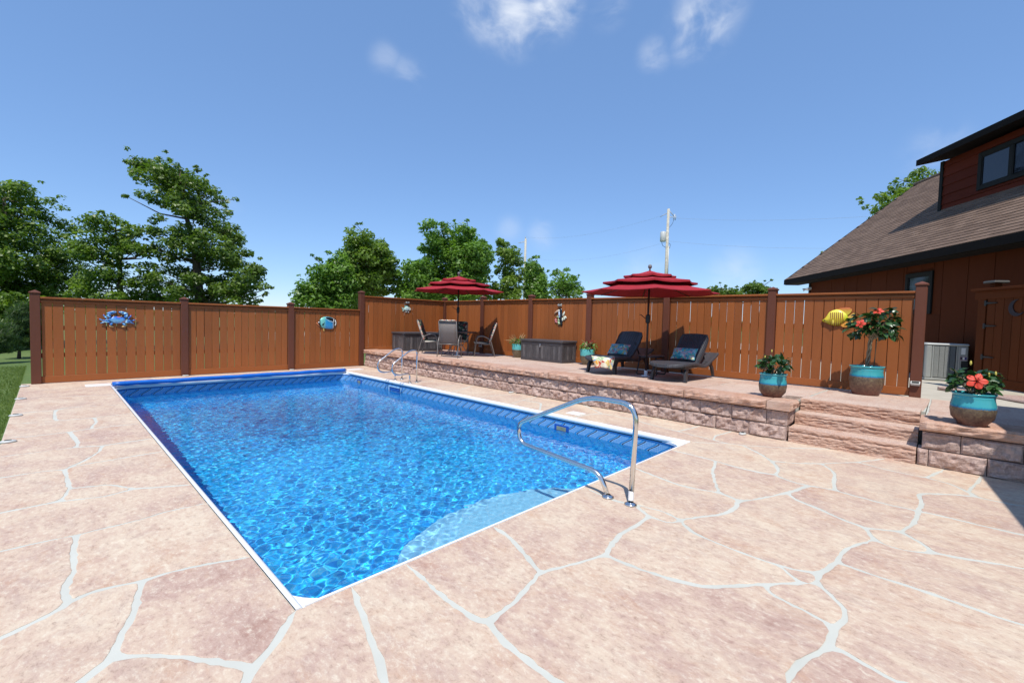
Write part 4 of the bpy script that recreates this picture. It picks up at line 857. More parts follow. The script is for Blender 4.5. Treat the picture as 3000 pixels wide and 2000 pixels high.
# big stainless grab rail at the near side
hr=empty('grab_rail',(2.5,-.385,0),label='large shiny steel grab rail looping out over the near edge of the pool',cat='handrail')
pts=[(0,-.115,.01),(0,-.120,.40),(0,-.135,.80),(0,.33,.845),(0,1.19,.44),(0,1.19,.27),(0,.19,.185),(0,.11,.01)]
pts=rpath([Vector(p) for p in [(0,-.110,.012),(0,-.135,.845),(0,.34,.85),(0,1.20,.455),(0,1.16,.26),(0,.20,.196),(0,.108,.012)]],.16,9)
m=MB(); m.tube(pts,.0215,14); m.build('tube',M['steel'],hr)
steel_flange(hr,0,-.110); steel_flange(hr,0,.108)
m=MB(); m.tube([(0,-.1105,.045),(0,-.112,.125)],.0228,14,caps=False); m.build('tape_wrap',plain('white_tape',(.85,.85,.84),.6),hr)
# pair of ladder rails at the far right
for k,(y,lab) in enumerate(((6.66,'nearer one of the two small steel ladder rails by the block wall'),(7.30,'farther one of the two small steel ladder rails by the block wall'))):
    lr=empty('ladder_rail',(5.13,y,0),label=lab,cat='handrail',group='steel ladder rails at the far end of the pool')
    p=rpath([(.085,0,.012),(.09,0,.77),(-.12,0,.76),(-.585,0,.45),(-.56,0,.25),(-.36,0,.20),(-.10,0,.235),(-.10,0,.012)],.13,8)
    m=MB(); m.tube(p,.0195,12); m.build('tube',M['steel'],lr); steel_flange(lr,.085,0,.045); steel_flange(lr,-.10,0,.045)
# rolled blue cover at the far end with its white lid slab
m=MB(); pts=[(x,9.60+.006*math.sin(x*3),.045+.003*math.sin(x*5)) for x in np.linspace(.02,4.86,40)]; m.tube(pts,[.046+.002*math.sin(i*1.7)+.0015*math.sin(i*4.1) for i in range(40)],14)
cv=empty('pool_cover_roll',(2.4,9.6,.0),label='blue rolled pool cover lying along the far edge of the pool',cat='pool cover')
cvm=m.build('cover',M['vinyl'],cv); cvm.location=(-2.4,-9.6,0)
m=MB(); m.tube([(-.0,9.6,.045),(4.90,9.6,.045)],.014,8); o=m.build('leading_bar',M['steel'],cv); o.location=(-2.4,-9.6,0)
m=MB(); m.cbox(-.36,5.5,9.76,10.06,.001,.014,c=.003); tag(m.build('cover_box_lid',M['white']),'long white lid slab let into the deck behind the blue cover roll','lid')
m=MB(); m.cbox(5.13,5.35,1.92,2.18,.001,.0095,c=.002); tag(m.build('skimmer_lid',M['white']),'square white lid in the flagstones between pool and block wall','lid')
# marker lights
def deck_light(x,y,lab,grp,rz=0):
    e=empty('deck_light',(x,y,.006),rz,label=lab,cat='light',group=grp)
    m=MB(); m.add([],[]); prof=[(.060,0),(.062,.008),(.052,.019),(.030,.024)]
    m.lathe(prof,16,cap1=True); o=m.build('body',M['acpale'],e); o.scale=(1.15,.75,1)
    m=MB(); m.cbox(-.028,.028,-.018,.018,.0235,.028,c=.002); m.build('lens',M['acdark'],e)
for k,(y,n_) in enumerate(((5.167,'nearest'),(6.964,'second nearest'),(8.642,'second farthest'),(10.386,'farthest'))): deck_light(-1.185,y,'%s of four small silver marker lights along the grass edge'%n_,'marker lights along the grass')
deck_light(5.93,-.33,'small white marker light against the block wall nearest the steps','marker lights by the wall and fence'); deck_light(5.93,4.22,'small white marker light against the middle of the block wall','marker lights by the wall and fence')
for x,l_ in ((1.41,'left'),(3.83,'right')): deck_light(x,10.66,'small white marker light at the foot of the %s middle post of the low fence'%l_,'marker lights by the wall and fence')
def fence_light(loc,rz,lab):
    e=empty('solar_light',loc,rz,label=lab,cat='light',group='solar lights on the fence')
    m=MB(); m.add([(-.055,0,-.04),(.055,0,-.04),(.055,-.045,-.035),(-.055,-.045,-.035),(-.06,0,.035),(.06,0,.035),(.06,-.06,-.005),(-.06,-.06,-.005)],[(3,2,1,0)[::-1],(4,5,6,7)[::-1],(0,1,5,4)[::-1],(1,2,6,5)[::-1],(2,3,7,6)[::-1],(3,0,4,7)[::-1]]); m.build('body',M['acpale'],e)
    m=MB(); m.add([(-.045,-.010,.0325),(.045,-.010,.0325),(.045,-.051,.0045),(-.045,-.051,.0045)],[(0,1,2,3)]); m.build('solar_cell',M['acdark'],e)
fence_light((7.55,10.752,2.06),0,'small solar light on the fence above the little pale fish'); fence_light((9.162,5.50,2.01),R(-90),'small solar light on the fence above the toucan plaque')
fence_light((9.112,-2.0,.66),R(-90),'small solar light low on the last fence post by the steps'); fence_light((9.112,8.74,.68),R(-90),'small solar light low on the post behind the patio table')

# ---- wall plaques
def dome(m, outline, depth, z0=0.0, rings=4, c=None, power=.55):
    n=len(outline); c=Vector(c) if c else sum((Vector(p) for p in outline),Vector((0,0)))/n
    vs=[(p[0],p[1],0) for p in outline]
    for k in range(rings):
        s=1-k/rings; vs+=[(c.x+(p[0]-c.x)*s,c.y+(p[1]-c.y)*s,z0+depth*(.35+.65*(1-s**2)**power)) for p in outline]
    vs.append((c.x,c.y,z0+depth)); fs=[tuple(range(n))[::-1]]
    for k in range(rings): fs+=[(k*n+i,k*n+(i+1)%n,(k+1)*n+(i+1)%n,(k+1)*n+i) for i in range(n)]
    fs+=[(rings*n+i,rings*n+(i+1)%n,(rings+1)*n) for i in range(n)]; m.add(vs,fs,True); return m
def ell(cx_,cy_,rx,ry,n=22,rot=0): return [(cx_+rx*math.cos(a)*math.cos(rot)-ry*math.sin(a)*math.sin(rot),cy_+rx*math.cos(a)*math.sin(rot)+ry*math.sin(a)*math.cos(rot)) for a in np.linspace(0,2*math.pi,n,endpoint=False)]
def plaque(name, loc, facing, **k):
    e=empty(name,loc,**k); e['facing']=facing
    rot=(R(90),0,0) if facing=='y' else (R(90),0,R(-90))
    e.rotation_euler=rot; return e
def ccw(p): 
    a=sum(p[i][0]*p[(i+1)%len(p)][1]-p[(i+1)%len(p)][0]*p[i][1] for i in range(len(p))); return p if a>0 else p[::-1]
def flat(e,name,poly,z0,z1,mat): m=MB(); m.prism(ccw(poly),z0,z1); return m.build(name,mat,e)
def domed(e,name,poly,d,mat,z0=0.0,c=None): m=MB(); dome(m,ccw(poly),d,z0,5,c); return m.build(name,mat,e)
def px(poly,ox,oy,sx,sy): return [((x-ox)*sx,-(y-oy)*sy) for x,y in poly]
def stripemat(name, stops, axis=0, wob=.02, freq=1.0, rough=.3):
    t=NT(name); co=t.coord('Object'); x=t.xyz(co); v=t.math('ADD',x[axis],t.math('MULTIPLY',t.math('SUBTRACT',t.noise(co,14,2),.5),wob)); f=t.math('FRACT',t.math('MULTIPLY',v,freq))
    t.set(Base_Color=t.ramp(f,stops),Roughness=rough); return t.m
gl=lambda n,c,v=.2: plain(n,c,.28,var=v,nscale=14)
# yellow fish at the right
yf=plaque('fish_plaque',(9.160,-.895,1.74),'x',label='bright yellow striped tropical fish plaque on the right end of the fence',cat='wall plaque')
q=lambda P: px(P,1075,720,.000262,.000312)
fy=gl('fish_yellow',(.72,.60,.06)); 
t=NT('fish_body_yellow'); co=t.coord('Object'); x=t.xyz(co); wob=t.math('MULTIPLY',t.math('SINE',t.math('MULTIPLY',x[1],22)),.008)
f=t.math('FRACT',t.math('MULTIPLY',t.math('ADD',x[0],wob),34)); sm_=t.math('MULTIPLY',t.rng(t.math('ABSOLUTE',t.math('SUBTRACT',f,.5)),.2,.26,1,0),t.math('MULTIPLY',t.math('GREATER_THAN',x[0],-.125),t.math('LESS_THAN',x[0],.088)))
sm_=t.math('MULTIPLY',sm_,t.math('LESS_THAN',x[1],.085))
bodyc=t.ramp(t.rng(x[1],-.16,.12),[(0,(.35,.42,.02)),(.45,(.72,.58,.04)),(1,(.85,.75,.12))]); bodyc=t.mix(t.rng(x[0],.085,.15),bodyc,(.42,.60,.03))
t.set(Base_Color=t.mix(sm_,bodyc,(.26,.07,.012)),Roughness=.28); FB=t.m
domed(yf,'body',q([(150,920),(330,790),(420,650),(560,430),(760,320),(980,270),(1200,310),(1400,420),(1560,560),(1630,680),(1640,830),(1560,920),(1420,1010),(1260,1180),(1050,1230),(850,1220),(650,1170),(420,1060),(200,980)]),.055,FB)
t=NT('fish_fin_orange'); x=t.xyz(t.coord('Object')); t.set(Base_Color=t.ramp(t.rng(x[1],.03,.17),[(0,(.72,.62,.05)),(.5,(.75,.50,.06)),(1,(.78,.20,.08))]),Roughness=.3); t.bump(t.math('SINE',t.math('MULTIPLY',t.math('ADD',x[0],t.math('MULTIPLY',x[1],-.6)),420)),.5,.004)
flat(yf,'dorsal_fin',q([(900,280),(1200,190),(1500,150),(1700,165),(1820,240),(1840,330),(1760,480),(1610,600),(1500,520),(1350,400),(1150,300)]),.004,.018,t.m)
flat(yf,'tail_fin',q([(1600,700),(1700,620),(1850,520),(1970,440),(2000,490),(1950,640),(1910,760),(1920,1000),(1880,1140),(1740,1000),(1640,900)]),.002,.014,stripemat('fish_tail',[(0,(.75,.30,.07)),(.5,(.78,.62,.10)),(1,(.75,.30,.07))],1,.0,52))
flat(yf,'anal_fin',q([(1250,1190),(1400,1070),(1590,940),(1680,1010),(1730,1120),(1690,1220),(1560,1290),(1380,1290)]),.004,.02,stripemat('fish_anal',[(0,(.72,.10,.03)),(.5,(.78,.55,.06)),(1,(.72,.10,.03))],0,.0,48))
domed(yf,'pectoral_fin',q([(770,900),(830,860),(890,900),(900,1000),(880,1120),(800,1130),(760,1040)]),.012,stripemat('fish_pect',[(0,(.30,.16,.02)),(.4,(.80,.66,.10)),(1,(.80,.66,.10))],1,0,60),.045)
domed(yf,'eye_patch',q([(290,910),(350,840),(430,800),(520,830),(570,900),(520,980),(420,1020),(340,970)]),.012,gl('fish_eye_blue',(.015,.07,.40)),.026)
domed(yf,'eye',q(ell(330,915,42,50)),.012,gl('fish_eye_black',(.008,.012,.01)),.034)
# blue crab
cb=plaque('crab_plaque',(.205,10.752,1.31),'y',label='blue crab plaque with raised claws on the low fence at the far left',cat='wall plaque')
q=lambda P: px(P,1200,770,.000357,.000375)
t=NT('crab_shell'); co=t.coord('Object'); x=t.xyz(co); n=t.noise(co,16,4)
t.set(Base_Color=t.mix(t.rng(t.noise(co,11,2,.5,.2),.60,.66),t.ramp(t.rng(t.math('ADD',x[1],t.math('MULTIPLY',n,.08)),-.06,.10),[(0,(.02,.07,.45)),(.45,(.22,.52,.72)),(.75,(.10,.30,.65)),(1,(.03,.12,.55))]),(.60,.17,.05)),Roughness=.25)
cbl=t.m; t=NT('crab_limb'); co=t.coord('Object'); x=t.xyz(co); n=t.noise(co,22,2); t.set(Base_Color=t.ramp(n,[(.35,(.015,.07,.38)),(.5,(.06,.30,.66)),(.62,(.42,.68,.82))]),Roughness=.25); limb=t.m
tip=gl('crab_tip',(.62,.13,.05)); cream=gl('crab_cream',(.70,.42,.16))
domed(cb,'shell',q([(780,720),(850,660),(960,590),(1060,560),(1180,550),(1300,570),(1440,600),(1540,680),(1600,770),(1580,850),(1500,930),(1350,975),(1150,975),(980,940),(870,850),(820,780)]),.05,cbl)
def limbs(name,chain,w,mat=limb):
    for (a,b_,w0,w1) in chain:
        a=Vector(q([a])[0]); b_=Vector(q([b_])[0]); m=MB(); m.tube([(a.x,a.y,.016),((a.x*.6+b_.x*.4),(a.y*.6+b_.y*.4),.022),(b_.x,b_.y,.016)],[w0*.7,max(w0,w1),w1],8); m.build(name,mat,cb)
for sgn in (0,1):
    mx=(lambda x: x) if sgn==0 else (lambda x: 2*1205-x)
    limbs('claw_arm',[((mx(870),640),(mx(770),460),.018,.030),((mx(770),450),(mx(900),340),.034,.026)],0)
    A_=lambda P:[(mx(a),b_) for a,b_ in P]
    domed(cb,'claw',q(A_([(690,380),(780,330),(900,280),(1020,250),(1160,275),(1170,300),(1040,300),(960,330),(900,400),(800,430)])),.035,limb,.008); domed(cb,'pincer',q(A_([(900,420),(960,360),(1060,320),(1170,300),(1160,330),(1060,380),(960,430)])),.025,limb,.006)
    limbs('leg',[((mx(740),700),(mx(620),580),.017,.015),((mx(620),580),(mx(560),470),.016,.010)],0); limbs('leg_tip',[((mx(560),470),(mx(610),415),.009,.003)],0,tip)
    limbs('leg',[((mx(830),800),(mx(520),810),.020,.013),((mx(520),810),(mx(370),720),.013,.008)],0); limbs('leg_tip',[((mx(370),720),(mx(295),650),.008,.004)],0,tip)
    limbs('leg',[((mx(870),900),(mx(620),885),.018,.013),((mx(620),885),(mx(410),975),.013,.005)],0)
    limbs('paddle_arm',[((mx(960),960),(mx(860),1060),.02,.024)],0); domed(cb,'paddle',q(A_([(820,1080),(880,1070),(980,1110),(1035,1160),(990,1195),(900,1190),(830,1160)])),.022,cream,.004); limbs('eye',[((mx(1040),560),(mx(1020),530),.010,.009)],0,cream)
# teal butterflyfish
tf=plaque('fish_plaque',(4.83,10.752,1.33),'y',label='turquoise and black butterflyfish plaque on the low fence beside the tall post',cat='wall plaque')
q=lambda P: px(P,970,870,.000514,.00050)
t=NT('butterfly_body'); co=t.coord('Object'); x=t.xyz(co); ln=t.rng(t.math('SINE',t.math('MULTIPLY',t.math('ADD',x[1],t.math('MULTIPLY',x[0],.12)),170)),.3,.9,0,.6)
c=t.mix(ln,t.ramp(t.rng(x[1],-.17,.15),[(0,(.03,.30,.62)),(.5,(.012,.24,.56)),(1,(.03,.36,.46))]),(.08,.42,.66)); c=t.mix(t.rng(x[0],-.09,-.03,.85,0),c,(.20,.55,.42)); c=t.mix(t.rng(x[0],.15,.20),c,(.62,.66,.60))
t.set(Base_Color=c,Roughness=.28); domed(tf,'body',q([(560,820),(580,700),(650,610),(760,550),(900,520),(1100,530),(1350,600),(1400,700),(1390,900),(1390,1100),(1340,1210),(1180,1240),(1000,1220),(800,1190),(680,1150),(600,1040),(560,940)]),.05,t.m)
blk=gl('plaque_black',(.010,.011,.016)); wht=gl('plaque_white',(.72,.72,.66))
domed(tf,'black_patch',q([(890,545),(1100,550),(1330,620),(1330,720),(1290,800),(1130,770),(980,690),(890,610)]),.016,blk,.032)
m=MB(); P=[Vector(p) for p in q([(860,590),(900,650),(980,715),(1100,780),(1290,825),(1340,740),(1350,630)])]; m.tube([(p.x,p.y,.048) for p in P],.0055,6); m.build('white_line',wht,tf)
flat(tf,'tail_fin',q([(1380,640),(1500,640),(1540,800),(1530,960),(1470,1080),(1390,1050),(1360,860)]),.0,.014,blk); domed(tf,'tail_edge',q([(1430,720),(1470,690),(1520,800),(1525,960),(1470,1060),(1430,1020),(1480,900)]),.008,wht,.012)
domed(tf,'head_band',q([(470,900),(540,760),(590,710),(590,850),(600,1000),(640,1120),(560,1050),(490,960)]),.026,blk,.014); domed(tf,'snout',q([(365,885),(430,890),(520,980),(600,1090),(570,1110),(470,1010)]),.02,gl('snout_orange',(.70,.24,.10)))
domed(tf,'eye',q(ell(522,862,42,45)),.014,wht,.03); domed(tf,'pupil',q(ell(524,866,20,22)),.01,blk,.042); flat(tf,'pelvic_fin',q([(750,1190),(825,1190),(825,1390),(760,1300)]),.002,.012,gl('fin_amber',(.65,.42,.12)))
domed(tf,'gill_patch',q([(670,960),(760,890),(830,830),(800,930),(780,1000),(710,1050)]),.012,gl('gill_dark',(.015,.06,.06)),.042)
# little pale fish
pf=plaque('fish_plaque',(7.52,10.752,1.845),'y',label='small pale turquoise fish plaque on the tall fence behind the deck box',cat='wall plaque')
q=lambda P: px(P,580,930,.00050,.00043)
domed(pf,'body',q(ell(625,940,200,190)),.035,pattern('pale_fish_print',[(.55,.70,.68),(.30,.62,.62),(.60,.66,.50),(.66,.60,.58),(.35,.55,.40)],30,(.55,.68,.62)))
flat(pf,'tail_fin',q([(210,840),(300,840),(380,900),(430,930),(420,1060),(350,1130),(290,1140),(310,1010)]),.002,.014,gl('tail_aqua',(.42,.62,.52))); flat(pf,'head',q([(800,800),(880,860),(940,960),(820,1070),(790,940)]),.004,.024,gl('head_cream',(.66,.64,.50)))
flat(pf,'dorsal_fin',q([(440,710),(540,680),(660,690),(760,760),(640,770),(480,770)]),.004,.016,gl('dorsal_aqua',(.20,.52,.50))); flat(pf,'pelvic_fin',q([(520,1150),(700,1140),(600,1200),(530,1205)]),.004,.014,wht); flat(pf,'pelvic_fin',q([(760,1130),(790,1150),(760,1230),(720,1225)]),.004,.014,wht)
# toucan
to=plaque('toucan_plaque',(9.160,5.485,1.66),'x',label='dark toucan plaque with a long pale beak and white flowers on the fence',cat='wall plaque')
q=lambda P: px(P,640,960,.00058,.00050)
domed(to,'body',q([(560,470),(650,450),(720,480),(740,620),(750,820),(740,1000),(730,1100),(790,1300),(790,1400),(720,1450),(640,1350),(600,1150),(560,980),(640,800),(610,650)]),.03,blk,0,(40*.00058,-0))
domed(to,'beak',q([(255,780),(300,690),(400,590),(520,520),(560,530),(540,640),(440,680),(340,740)]),.03,gl('beak_cream',(.70,.50,.34))); domed(to,'breast',q([(550,640),(590,600),(640,720),(650,860),(600,900),(545,860)]),.018,gl('breast_pale',(.55,.66,.80)),.02); domed(to,'breast',q([(560,890),(660,890),(650,980),(590,970)]),.014,gl('breast_blue',(.25,.45,.70)),.02)
domed(to,'cheek',q([(545,520),(640,560),(590,630),(550,600)]),.014,wht,.02)
for P in ([(890,610),(905,740),(870,830),(800,900),(765,850),(800,720)],[(780,960),(830,1080),(800,1200),(750,1130),(740,1020)],[(920,860),(1000,920),(1035,1000),(960,1020),(900,960)],[(840,900),(940,900),(950,1060),(900,1120),(850,1110),(830,1000)]): domed(to,'white_petal',q(P),.02,gl('petal_white%d'%P[0][0],(.66,.70,.56),.1),.004)
for P in ([(350,1020),(390,1050),(400,1160),(340,1120)],[(300,1090),(360,1110),(380,1190),(330,1160)],[(430,1050),(440,1130),(400,1190)],[(320,1270),(330,1180),(390,1170),(380,1250)],[(440,1300),(390,1230),(410,1180),(470,1200)]): domed(to,'pink_petal',q(P),.016,bpy.data.materials.get('petal_pink') or gl('petal_pink',(.66,.24,.26)),.004)
for k,(a,b_) in enumerate((((500,880),(430,980)),((520,900),(560,1050)),((560,1050),(500,1200)),((560,1080),(620,1190)),((560,1150),(520,1350)),((570,1180),(660,1400)),((565,1180),(575,1420)))):
    P,Q=Vector(q([a])[0]),Vector(q([b_])[0]); m=MB(); m.tube([(P.x,P.y,.01),((P.x+Q.x)/2,(P.y+Q.y)/2,.02),(Q.x,Q.y,.01)],[.006,.018,.003],6); m.build('leaf_frond',bpy.data.materials.get('frond_pale') or gl('frond_pale',(.42,.56,.34)),to)

# ---- parasols
def umbrella(loc,dz,label,th):
    e=empty('parasol',loc,label=label,cat='parasol',group='red tiered parasols')
    def tier(name,r0,z0,r1,z1,nn=7):
        m=MB(); P=[]
        for k in range(8):
            for s in range(4):
                a=th+(k+s/4)*math.pi/4; row=[]
                for j in range(nn):
                    f=j/(nn-1); rr=r0+(r1-r0)*f; edge=math.cos(math.pi/8)/math.cos((s/4-.5)*math.pi/4); bow=1-.035*f*math.sin(math.pi*s/4)
                    sag=-.022*math.sin(math.pi*s/4)*f-.018*math.sin(math.pi*f)
                    row.append((rr*edge*bow*math.cos(a)/math.cos(math.pi/8)*math.cos(math.pi/8) if False else rr*edge/1.0*bow*math.cos(a)/math.cos(0),rr*edge*bow*math.sin(a),z0+(z1-z0)*f+sag+dz))
                lx,ly,lz=row[-1]; row.append((lx*1.002,ly*1.002,lz-(.014 if name=='canopy' else .036))); P.append(row)
        P.append(P[0]); m.grid(P,smooth=False,flip=True); o=m.build(name,M['redfab'],e)
        md=o.modifiers.new('thickness','SOLIDIFY'); md.thickness=.003; return o
    c=1.025
    tier('canopy',.30*c,2.405-.47,1.31*c,2.165-.47); tier('canopy_tier',.14*c,2.515-.47,.90*c,2.365-.47,5); tier('canopy_top',.012,2.60-.47,.50*c,2.497-.47,4)
    zt=2.60-.47+dz
    m=MB(); m.tube([(0,0,.10),(0,0,zt)],.021,12); m.build('pole',M['bronze'],e)
    m=MB(); m.lathe([(.012,zt-.01),(.022,zt+.015),(.012,zt+.03),(.034,zt+.055),(.040,zt+.085),(.030,zt+.115),(0.001,zt+.128)],14); m.build('finial',plain('grey_finial',(.16,.15,.15),.5) if 'grey_finial' not in bpy.data.materials else bpy.data.materials['grey_finial'],e)
    zc=1.16+dz*.9; m=MB(); m.cbox(-.036,.036,-.042,.042,zc-.09,zc+.09,c=.02); hs=m.build('crank_housing',M['blackmetal'],e)
    m=MB(); m.tube(rpath([(-.02,.03,zc),(-.09,.07,zc+.05),(-.12,.09,zc+.08),(-.16,.10,zc+.08)],.02),.008,6); m.build('crank_handle',M['blackmetal'],hs)
    m=MB(); m.lathe([(.026,1.83+dz),(.05,1.845+dz),(.05,1.875+dz),(.026,1.90+dz)],12); m.build('runner_hub',M['blackmetal'],e)
    for k in range(8):
        a=th+k*math.pi/4; d=Vector((math.cos(a),math.sin(a),0)); p0=d*.06+Vector((0,0,2.585-.47+dz-.06)); p1=d*1.30*c+Vector((0,0,2.15-.47+dz))
        m=MB(); m.tube([d*.05+Vector((0,0,2.50-.47+dz)),d*.45*c+Vector((0,0,2.335-.47+dz)),p1],.009,6); rb=m.build('rib',M['blackmetal'],e)
        m=MB(); m.tube([d*.045+Vector((0,0,1.86+dz)),d*.66*c+Vector((0,0,2.285-.47+dz))],.007,5); m.build('strut',M['blackmetal'],rb)
    m=MB(); m.lathe([(.10,0),(.10,.012),(.034,.016),(.034,.11),(.026,.115)],16,cap1=True); m.build('ground_sleeve',M['white'],e)
    return e
umbrella((7.585,2.025,.470),0,'large red tiered parasol standing between the two dark loungers',R(129-90+84)); umbrella((7.539,8.024,.471),.19,'red tiered parasol rising through the glass patio table',R(126))

# ---- deck boxes
def deck_box(loc,rz,L,D,H,label):
    e=empty('deck_box',loc,rz,label=label,cat='storage box',group='dark resin deck boxes'); c=.06
    def p(nm,a,mat,ch=.005,par=None): m=MB(); m.cbox(*a,c=ch); return m.build(nm,mat,par or e)
    for x in (0,L-c):
        for y in (0,D-c): p('corner_post',(x,x+c,y,y+c,0,H-.06),M['resinframe'])
    p('body',(.02,L-.02,.025,D-.025,.02,H-.07),M['resinframe'])
    for y0,y1 in ((.002,.022),(D-.022,D-.002)):
        p('base_rail',(c+.001,L-c-.001,y0,y1,.005,.075),M['resinframe']); p('top_rail',(c+.001,L-c-.001,y0,y1,H-.14,H-.062),M['resinframe'])
        n=16; w=(L-2*c)/n
        for k in range(n): p('slat',(c+k*w+.002,c+(k+1)*w-.002,y0+.006,y1-.004,.077,H-.142),M['resin'],.004)
    for x0,x1 in ((.002,.022),(L-.022,L-.002)):
        p('base_rail',(x0,x1,c+.001,D-c-.001,.005,.075),M['resinframe']); p('top_rail',(x0,x1,c+.001,D-c-.001,H-.14,H-.062),M['resinframe'])
        n=6; w=(D-2*c)/n
        for k in range(n): p('slat',(x0+.005,x1-.005,c+k*w+.002,c+(k+1)*w-.002,.077,H-.142),M['resin'],.004)
        
    p('lid',(-.02,L+.02,-.025,D+.025,H-.058,H),M['resinframe'],.012)
    m=MB(); m.tube(rpath([(L*.5,-.035,H-.10),(L*.5-.02,-.038,H-.14),(L*.5,-.036,H-.20),(L*.5+.02,-.038,H-.14),(L*.5,-.035,H-.10)],.02,3),.007,6); m.build('lock',M['steel'],e)
deck_box((8.475,6.33,.443),R(-90),1.47,.62,.585,'dark grey resin deck box in the sun below the toucan')
deck_box((6.905,9.89,.478),0,1.52,.69,.60,'dark grey resin deck box in the corner behind the patio table')

# ---- loungers
def lounger(loc,rz,label):
    e=empty('sun_lounger',loc,rz,label=label,cat='sun lounger',group='charcoal wicker loungers')
    # local x from foot to head, y across, origin at the middle of the foot end
    xs=np.linspace(0,2.12,40)
    def prof(x): return .335+.012*math.sin(x*2.2)-.075*math.exp(-((x-1.25)/.33)**2)+.15*max(0,(x-1.45)/.67)**1.6
    def half(x): 
        r=.32; w=.345
        return w if x>r else w*math.sqrt(max(.03,1-((r-x)/r)**2))**.8
    m=MB(); P=[]; th=.028
    for x in xs:
        z=prof(x); h=half(x); droop=-.02*max(0,(.12-x)/.12)
        P.append([(x,-h,z-.05+droop),(x,-h-.006,z-.012+droop),(x,-h+.018,z+.008+droop)]+[(x,y,z+droop) for y in np.linspace(-h+.03,h-.03,7)]+[(x,h-.018,z+.008+droop),(x,h+.006,z-.012+droop),(x,h,z-.05+droop)])
    m.grid(P,smooth=True,flip=True); m.grid([[row[0],row[-1]] for row in P],flip=False); m.add(P[0],[tuple(range(len(P[0])))]); m.add(P[-1],[tuple(range(len(P[-1])))[::-1]]); m.build('frame',M['wicker'],e)
    # reclining backrest
    bx,bz=1.02,.30; ang=R(41); L=.84
    P=[]
    for s in np.linspace(0,1,12):
        a=ang+.28*(s-.5)*-1; x=bx+L*s*math.cos(ang)+.05*math.sin(math.pi*s); z=bz+L*s*math.sin(ang)-.03*math.sin(math.pi*s); h=.285-.035*max(0,(s-.86)/.14)**2
        P.append([(x-.012+ (0.0),-h,z-.004)]+[(x-.03*(1-(y/h)**2)*0,y,z+.0+ (.018*(1-(y/h)**2) if s>.99 else 0)) for y in np.linspace(-h,h,9)]+[(x-.012,h,z-.004)])
    Bk=[[(p[0]+.045*math.sin(ang),p[1],p[2]-.045*math.cos(ang)) for p in row] for row in P]
    m=MB(); m.grid(P,flip=True); m.grid(Bk); m.grid([P[-1],Bk[-1]],smooth=False,flip=True); m.grid([P[0],Bk[0]],smooth=False)
    m.grid([[r_[0] for r_ in P],[r_[0] for r_ in Bk]],smooth=False); m.grid([[r_[-1] for r_ in P],[r_[-1] for r_ in Bk]],smooth=False,flip=True); m.build('backrest',M['wicker'],e)
    for sy in (-1,1):
        m=MB(); m.tube([(1.66,sy*.2,.36),(1.42,sy*.2,.62)],.016,6); m.build('prop',M['wickerdark'],e)
    for sx,x0,x1 in ((-1,.42,.30),(1,1.72,1.90)):
        for sy in (-1,1):
            m=MB(); zt=prof(x0)-.04
            pts=[(x0-.10*sx,sy*.27,zt),(x0,sy*.285,zt-.03),((x0+x1)/2+.03*sx,sy*.30,zt*.55),(x1,sy*.315,.0)]
            rowz=[]
            for (x,y,z),w in zip(pts,(.075,.065,.05,.032)): rowz.append([(x-w,y-.022,z),(x+w,y-.022,z),(x+w,y+.022,z),(x-w,y+.022,z),(x-w,y-.022,z)])
            m.grid(rowz,smooth=False,flip=True); m.add(rowz[-1][:4],[(0,1,2,3)[::-1]]); m.build('leg',M['wickerdark'],e)
    m=MB(); m.cbox(.25,1.85,-.31,-.285,.235,.29,c=.01); m.cbox(.25,1.85,.285,.31,.235,.29,c=.01); m.cbox(.30,.34,-.285,.285,.235,.29,c=.01); m.build('side_rail',M['wickerdark'],e)
    return e
LA=R(3.5)
lounger((6.80,2.76,.488),R(3.5),'charcoal wicker lounger with a beach towel over its foot, in parasol shade'); lounger((6.79,1.30,.488),R(3.5),'charcoal wicker lounger in the sun right of the parasol pole')
def pillow(loc,rot,label):
    m=MB(); nu,nv=15,11; F_=[];B_=[]
    for i in range(nu):
        a=[];b_=[]
        for j in range(nv):
            u,v=i/(nu-1)*2-1,j/(nv-1)*2-1; k=max(0,(1-abs(u)**2.6)*(1-abs(v)**2.6))**.5; pin=1-.07*(abs(u)*abs(v))**1.0*0; ex=1-.05*(1-abs(v)**2)*abs(u)**3; ey=1-.08*(1-abs(u)**2)*abs(v)**3
            a.append((u*.235*ex,v*.145*ey,.065*k)); b_.append((u*.235*ex,v*.145*ey,-.065*k))
        F_.append(a);B_.append(b_)
    m.grid(F_); m.grid(B_,flip=True); o=m.build('pillow',M['tropic'],None,loc,rot); return tag(o,label,'pillow','tropical print pillows')
def onl(base,rz,x,y,z): return Vector(base)+Matrix.Rotation(rz,3,'Z')@Vector((x,y,z))
def pil(base,label):
    M3=Matrix.Rotation(R(3.5),3,'Z')@Matrix(((0,-math.cos(R(47))*-1*-1*-1 if False else math.cos(R(47)),-math.sin(R(47))),(-1,0,0),(0,math.sin(R(47)),math.cos(R(47)))))
    pillow(onl(base,R(3.5),1.065,0.0,.475),M3.to_euler(),label)
pil((6.80,2.76,.488),'tropical print lumbar pillow on the shaded lounger with the towel'); pil((6.79,1.30,.488),'tropical print lumbar pillow on the sunlit lounger right of the pole')
